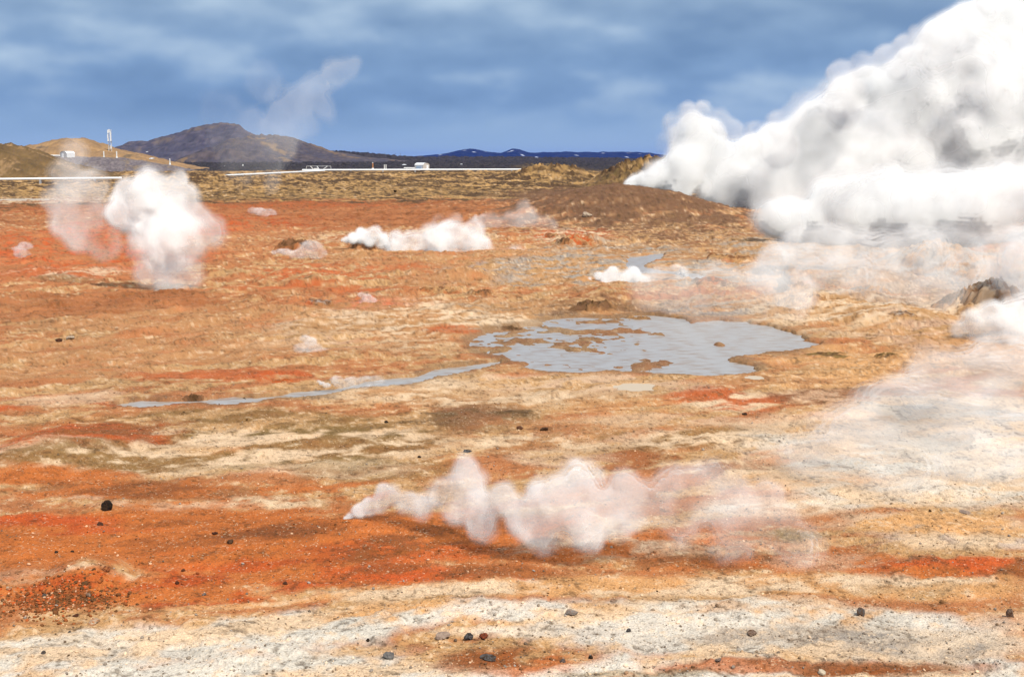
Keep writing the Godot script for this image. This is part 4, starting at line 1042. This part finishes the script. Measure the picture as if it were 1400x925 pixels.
	vapour("faint steam drifting over the pale slope on the right", [[6.91, 0.37, -27.75, 0.954, 1.14, 0.6], [8.29, 0.47, -29.19, 1.278, 1.33, 0.6], [9.79, 0.8, -30.16, 1.509, 1.52, 0.6], [11.9, 0.89, -32.06, 1.755, 1.9, 0.6], [13.16, 1.01, -31.92, 1.998, 2.09, 0.6], 
		[10.07, 0.49, -28.34, 1.33, 1.33, 0.6], [11.61, 0.37, -28.83, 1.578, 1.71, 0.6], [8.26, 0.36, -26.77, 1.172, 0.95, 0.5], [10.12, 0.93, -31.83, 0.996, 0.95, 0.6], [11.64, 1.3, -33.59, 1.05, 0.95, 0.7], 
		[13.37, 1.41, -33.48, 1.31, 1.52, 0.7], [13.68, 0.64, -30.9, 1.933, 1.9, 0.7]], 0.16, veil, 0.6, 0.6, 311, 1.6, 0.8)
	vapour("drifting steam plume in front, rising from a vent in the orange ground", [[-3.28, 0.03, -24, 0.06, 1.024, 1], [-3.18, 0.07, -24.01, 0.099, 0.96, 1], [-3, 0.2, -23.93, 0.158, 0.896, 1], [-2.78, 0.3, -23.93, 0.197, 0.832, 1], [-2.55, 0.4, -23.79, 0.216, 0.768, 1], 
		[-2.31, 0.59, -23.63, 0.273, 0.704, 1], [-2.49, 0.65, -23.8, 0.176, 0.512, 1], [-2.07, 0.54, -23.44, 0.27, 0.64, 1], [-1.73, 0.49, -23.25, 0.305, 0.576, 1], [-1.39, 0.8, -22.95, 0.339, 0.576, 1], 
		[-1.15, 1.05, -22.65, 0.28, 0.512, 1], [-0.8, 1.19, -22.45, 0.406, 0.512, 1], [-0.97, 0.74, -22.48, 0.408, 0.576, 1], [-0.59, 0.75, -22.16, 0.4, 0.64, 1], [-0.53, 0.41, -22.17, 0.328, 0.576, 1], 
		[-0.13, 1.03, -21.71, 0.358, 0.448, 1], [-0.8, 1.55, -22.4, 0.258, 0.256, 1], [0.32, 0.77, -21.51, 0.46, 0.576, 1], [0.74, 1.09, -21.32, 0.561, 0.576, 1], [1.15, 1.29, -21.52, 0.567, 0.512, 1], 
		[1.21, 0.86, -21.3, 0.596, 0.64, 1], [1.79, 0.88, -21.41, 0.528, 0.576, 1], [0.58, 0.44, -21.46, 0.354, 0.448, 1], [1.34, 0.51, -21.33, 0.351, 0.448, 1], [2.15, 0.86, -21.48, 0.425, 0.448, 1], 
		[2.04, 1.33, -21.37, 0.422, 0.32, 1], [2.86, 1.16, -21.34, 0.632, 0.352, 1], [3.52, 1.24, -21.52, 0.638, 0.352, 1], [3.94, 0.96, -21.3, 0.491, 0.32, 1], [2.95, 0.68, -21.45, 0.459, 0.256, 1], 
		[4.41, 1.03, -21.42, 0.459, 0.224, 1], [3.83, 0.47, -21.31, 0.525, 0.192, 1], [5.03, 0.28, -21.51, 0.531, 0.192, 1], [4.59, 0.73, -21.34, 0.491, 0.192, 1]], 0.055, soft, 1, 0.95, 312, 1, 0.8)
	vapour("tiny steam wisp on the far red ground left", [[-29.73, 1.19, -145.59, 0.651, 1.6, 0.6], [-29.06, 1.1, -145.59, 0.766, 1.6, 0.6], [-28.06, 0.85, -145.59, 0.974, 0.8, 0.6]], 0.12, veil, 0.9, 1.1, 321, 1.5, 0.8)
	vapour("small steam wisp at the left edge", [[-35.35, 0.73, -90.28, 0.413, 1.44, 0.6], [-34.87, 0.95, -90.28, 0.424, 1.6, 0.6], [-34.62, 0.85, -90.28, 0.336, 1.44, 0.6], [-35.16, 0.42, -90.28, 0.546, 0.96, 0.6], [-35.42, -0.46, -90.28, 0.812, 0.64, 0.6], 
		[-34.87, 0.05, -90.28, 0.59, 0.8, 0.6]], 0.07, veil, 1.2, 1.1, 322, 1.5, 0.8)
	vapour("small steam wisp below the white jet mound", [[-7.36, 0.46, -61.37, 0.22, 1.28, 0.6], [-7.12, 0.35, -61.37, 0.27, 1.6, 0.6], [-6.94, 0.13, -61.37, 0.364, 1.28, 0.6], [-7.22, 0.09, -61.37, 0.312, 0.96, 0.6]], 0.045, veil, 1.8, 1.1, 324, 1.5, 0.8)
	vapour("small steam wisp on the tan slope above the creek", [[-7.59, 0.54, -45.71, 0.209, 1.44, 0.6], [-7.38, 0.43, -45.71, 0.246, 1.6, 0.6], [-7.71, 0.17, -45.71, 0.312, 1.12, 0.6], [-7.28, 0.14, -45.71, 0.35, 1.12, 0.6], [-6.96, -0, -45.71, 0.306, 0.8, 0.6]
		], 0.04, veil, 2, 1.1, 325, 1.5, 0.8)
	vapour("thin steam rising from the creek", [[-5.97, 0.24, -38.31, 0.084, 1.92, 0.6], [-5.86, 0.18, -38.31, 0.101, 1.92, 0.6], [-5.7, 0.11, -38.31, 0.132, 1.76, 0.6], [-5.43, 0.29, -38.31, 0.203, 1.28, 0.6], [-5.27, 0.17, -38.31, 0.231, 1.28, 0.6], 
		[-4.95, 0.22, -38.31, 0.265, 1.12, 0.6], [-4.55, 0.22, -38.31, 0.297, 0.96, 0.6], [-4.17, 0.27, -38.31, 0.267, 0.64, 0.6]], 0.03, veil, 2.4, 1.1, 326, 1.5, 0.8)
	vapour("low steam wisp from the dark mound hollow", [[-17.05, 0.43, -90.25, 0.238, 1.92, 0.6], [-16.63, 0.53, -90.25, 0.323, 1.92, 0.6], [-16.16, 0.48, -90.25, 0.398, 1.6, 0.6], [-15.59, 0.32, -90.25, 0.537, 1.44, 0.6], [-14.96, 0.38, -90.25, 0.689, 1.12, 0.6], 
		[-14.42, 0.79, -90.25, 0.88, 0.8, 0.6], [-14.02, 0.38, -90.25, 0.76, 0.64, 0.6]], 0.07, veil, 1.2, 1.1, 327, 1.5, 0.8)

func vapour(label: String, blobs: Array, cell: float, levels: Array, freq: float, amp: float, s: int, zs := 0.8, through := 0.8) -> void:
	# Water droplets in the air: a density is laid round the puffs (x, y, z, radius, density, squash), ruffled by noise,
	# and drawn as nested thin layers of droplets that let part of the light through.
	var lo := Vector3(1e9, 1e9, 1e9)
	var hi := -lo
	for b in blobs:
		var c := Vector3(b[0], b[1], b[2])
		var r := Vector3(b[3], b[3] * b[5], b[3] * zs) * 1.25
		lo = lo.min(c - r); hi = hi.max(c + r)
	var nx := int((hi.x - lo.x) / cell) + 2
	var ny := int((hi.y - lo.y) / cell) + 2
	var nz := int((hi.z - lo.z) / cell) + 2
	var f := PackedFloat32Array(); f.resize(nx * ny * nz)
	var g := PackedFloat32Array(); g.resize(nx * ny * nz)
	for b in blobs:
		var rx: float = b[3] * 1.2
		var ry: float = rx * b[5]
		var rz: float = rx * zs
		var w: float = b[4]
		var x0 := maxi(0, int((b[0] - rx - lo.x) / cell)); var x1 := mini(nx - 1, int((b[0] + rx - lo.x) / cell) + 1)
		var y0 := maxi(0, int((b[1] - ry - lo.y) / cell)); var y1 := mini(ny - 1, int((b[1] + ry - lo.y) / cell) + 1)
		var z0 := maxi(0, int((b[2] - rz - lo.z) / cell)); var z1 := mini(nz - 1, int((b[2] + rz - lo.z) / cell) + 1)
		for z in range(z0, z1 + 1):
			var dz: float = (lo.z + z * cell - b[2]) / rz
			for y in range(y0, y1 + 1):
				var dy: float = (lo.y + y * cell - b[1]) / ry
				var q := 1.0 - dz * dz - dy * dy
				if q <= 0.0: continue
				var at := (z * ny + y) * nx
				for x in range(x0, x1 + 1):
					var dx: float = (lo.x + x * cell - b[0]) / rx
					var v := q - dx * dx
					if v > 0.0:
						f[at + x] += v * v; g[at + x] += v * v * w
	var nn := noise(s, freq, 4)
	var wisp := noise(s + 9, freq * 0.8, 3)
	for z in nz:
		for y in ny:
			var at := (z * ny + y) * nx
			for x in nx:
				var v := f[at + x]
				if v > 0.0:
					g[at + x] /= v
					v = 1.0 - exp(-1.3 * v)
					f[at + x] = v + nn.get_noise_3d(lo.x + x * cell, lo.y + y * cell, lo.z + z * cell) * amp * minf(1.0, v * 4.0) * (1.0 - 0.75 * minf(v, 1.0))
	var P := PackedVector3Array(); var N := PackedVector3Array(); var C := PackedColorArray(); var I := PackedInt32Array()
	var nl := levels.size()
	var maps := []
	var form := 0.3 if levels[-1][1] > 0.5 else 0.6
	for l in nl:
		var m := PackedInt32Array(); m.resize(nx * ny * nz); m.fill(-1); maps.append(m)
	var sy := nx
	var sz := nx * ny
	var off := PackedInt32Array([0, 1, sy, sy + 1, sz, sz + 1, sz + sy, sz + sy + 1])
	var cor := PackedVector3Array([Vector3(0, 0, 0), Vector3(1, 0, 0), Vector3(0, 1, 0), Vector3(1, 1, 0), Vector3(0, 0, 1), Vector3(1, 0, 1), Vector3(0, 1, 1), Vector3(1, 1, 1)])
	var ea := PackedInt32Array([0, 2, 4, 6, 0, 1, 4, 5, 0, 1, 2, 3])
	var eb := PackedInt32Array([1, 3, 5, 7, 2, 3, 6, 7, 4, 5, 6, 7])
	var k8 := PackedFloat32Array(); k8.resize(8)
	for z in nz - 1:
		for y in ny - 1:
			for x in nx - 1:
				var i := z * sz + y * sy + x
				var mn := 1e9
				var mx := -1e9
				for k in 8:
					var v := f[i + off[k]]
					k8[k] = v
					mn = minf(mn, v); mx = maxf(mx, v)
				if mx <= levels[0][0]: continue
				for l in nl:
					var lev: float = levels[l][0]
					if lev <= mn or lev > mx: continue
					var p := Vector3.ZERO
					var c := 0
					for e in 12:
						var a := k8[ea[e]]; var b := k8[eb[e]]
						if (a < lev) != (b < lev):
							p += cor[ea[e]].lerp(cor[eb[e]], (lev - a) / (b - a)); c += 1
					p = lo + (Vector3(x, y, z) + p / c) * cell
					maps[l][i] = P.size()
					P.append(p)
					var n := Vector3(k8[0] + k8[2] + k8[4] + k8[6] - k8[1] - k8[3] - k8[5] - k8[7], k8[0] + k8[1] + k8[4] + k8[5] - k8[2] - k8[3] - k8[6] - k8[7], k8[0] + k8[1] + k8[2] + k8[3] - k8[4] - k8[5] - k8[6] - k8[7])
					N.append((n.normalized() * form + Vector3(0, 0.85, 0)).normalized())   # droplets scatter light all ways, so the puffs shade softly
					var w := maxf(g[i], g[i + off[7]])
					C.append(Color(1, 1, 1, clampf(levels[l][1] * w * (1.0 + 1.3 * wisp.get_noise_3dv(p)), 0.0, 1.0)))
					if x == 0 or y == 0 or z == 0: continue
					var map: PackedInt32Array = maps[l]
					var out := k8[0] < lev
					if out != (k8[1] < lev): quad(I, map, i, i - sy, i - sy - sz, i - sz, out)
					if out != (k8[2] < lev): quad(I, map, i, i - sz, i - sz - 1, i - 1, out)
					if out != (k8[4] < lev): quad(I, map, i, i - 1, i - 1 - sy, i - sy, out)
	var m := StandardMaterial3D.new()
	m.albedo_color = Color(0.99, 0.99, 0.99); m.roughness = 1.0
	m.specular_mode = BaseMaterial3D.SPECULAR_DISABLED
	m.transparency = BaseMaterial3D.TRANSPARENCY_ALPHA; m.vertex_color_use_as_albedo = true
	m.backlight_enabled = true; m.backlight = Color(through, through, through)
	var o := thing("steam_plume", Vector3.ZERO, label, "steam", 0.0, "steam rising from the vents")
	var mi := part("vapour", arrays_mesh(P, N, C, I), m, o)
	mi.set_meta("kind", "stuff")
	print("vapour ", nx, "x", ny, "x", nz, " tris ", I.size() / 3)

func quad(I: PackedInt32Array, m: PackedInt32Array, a: int, b: int, c: int, d: int, flip: bool) -> void:
	var p := m[a]; var q := m[b]; var r := m[c]; var s := m[d]
	if p < 0 or q < 0 or r < 0 or s < 0: return
	if flip:
		I.append(p); I.append(q); I.append(r); I.append(p); I.append(r); I.append(s)
	else:
		I.append(p); I.append(r); I.append(q); I.append(p); I.append(s); I.append(r)
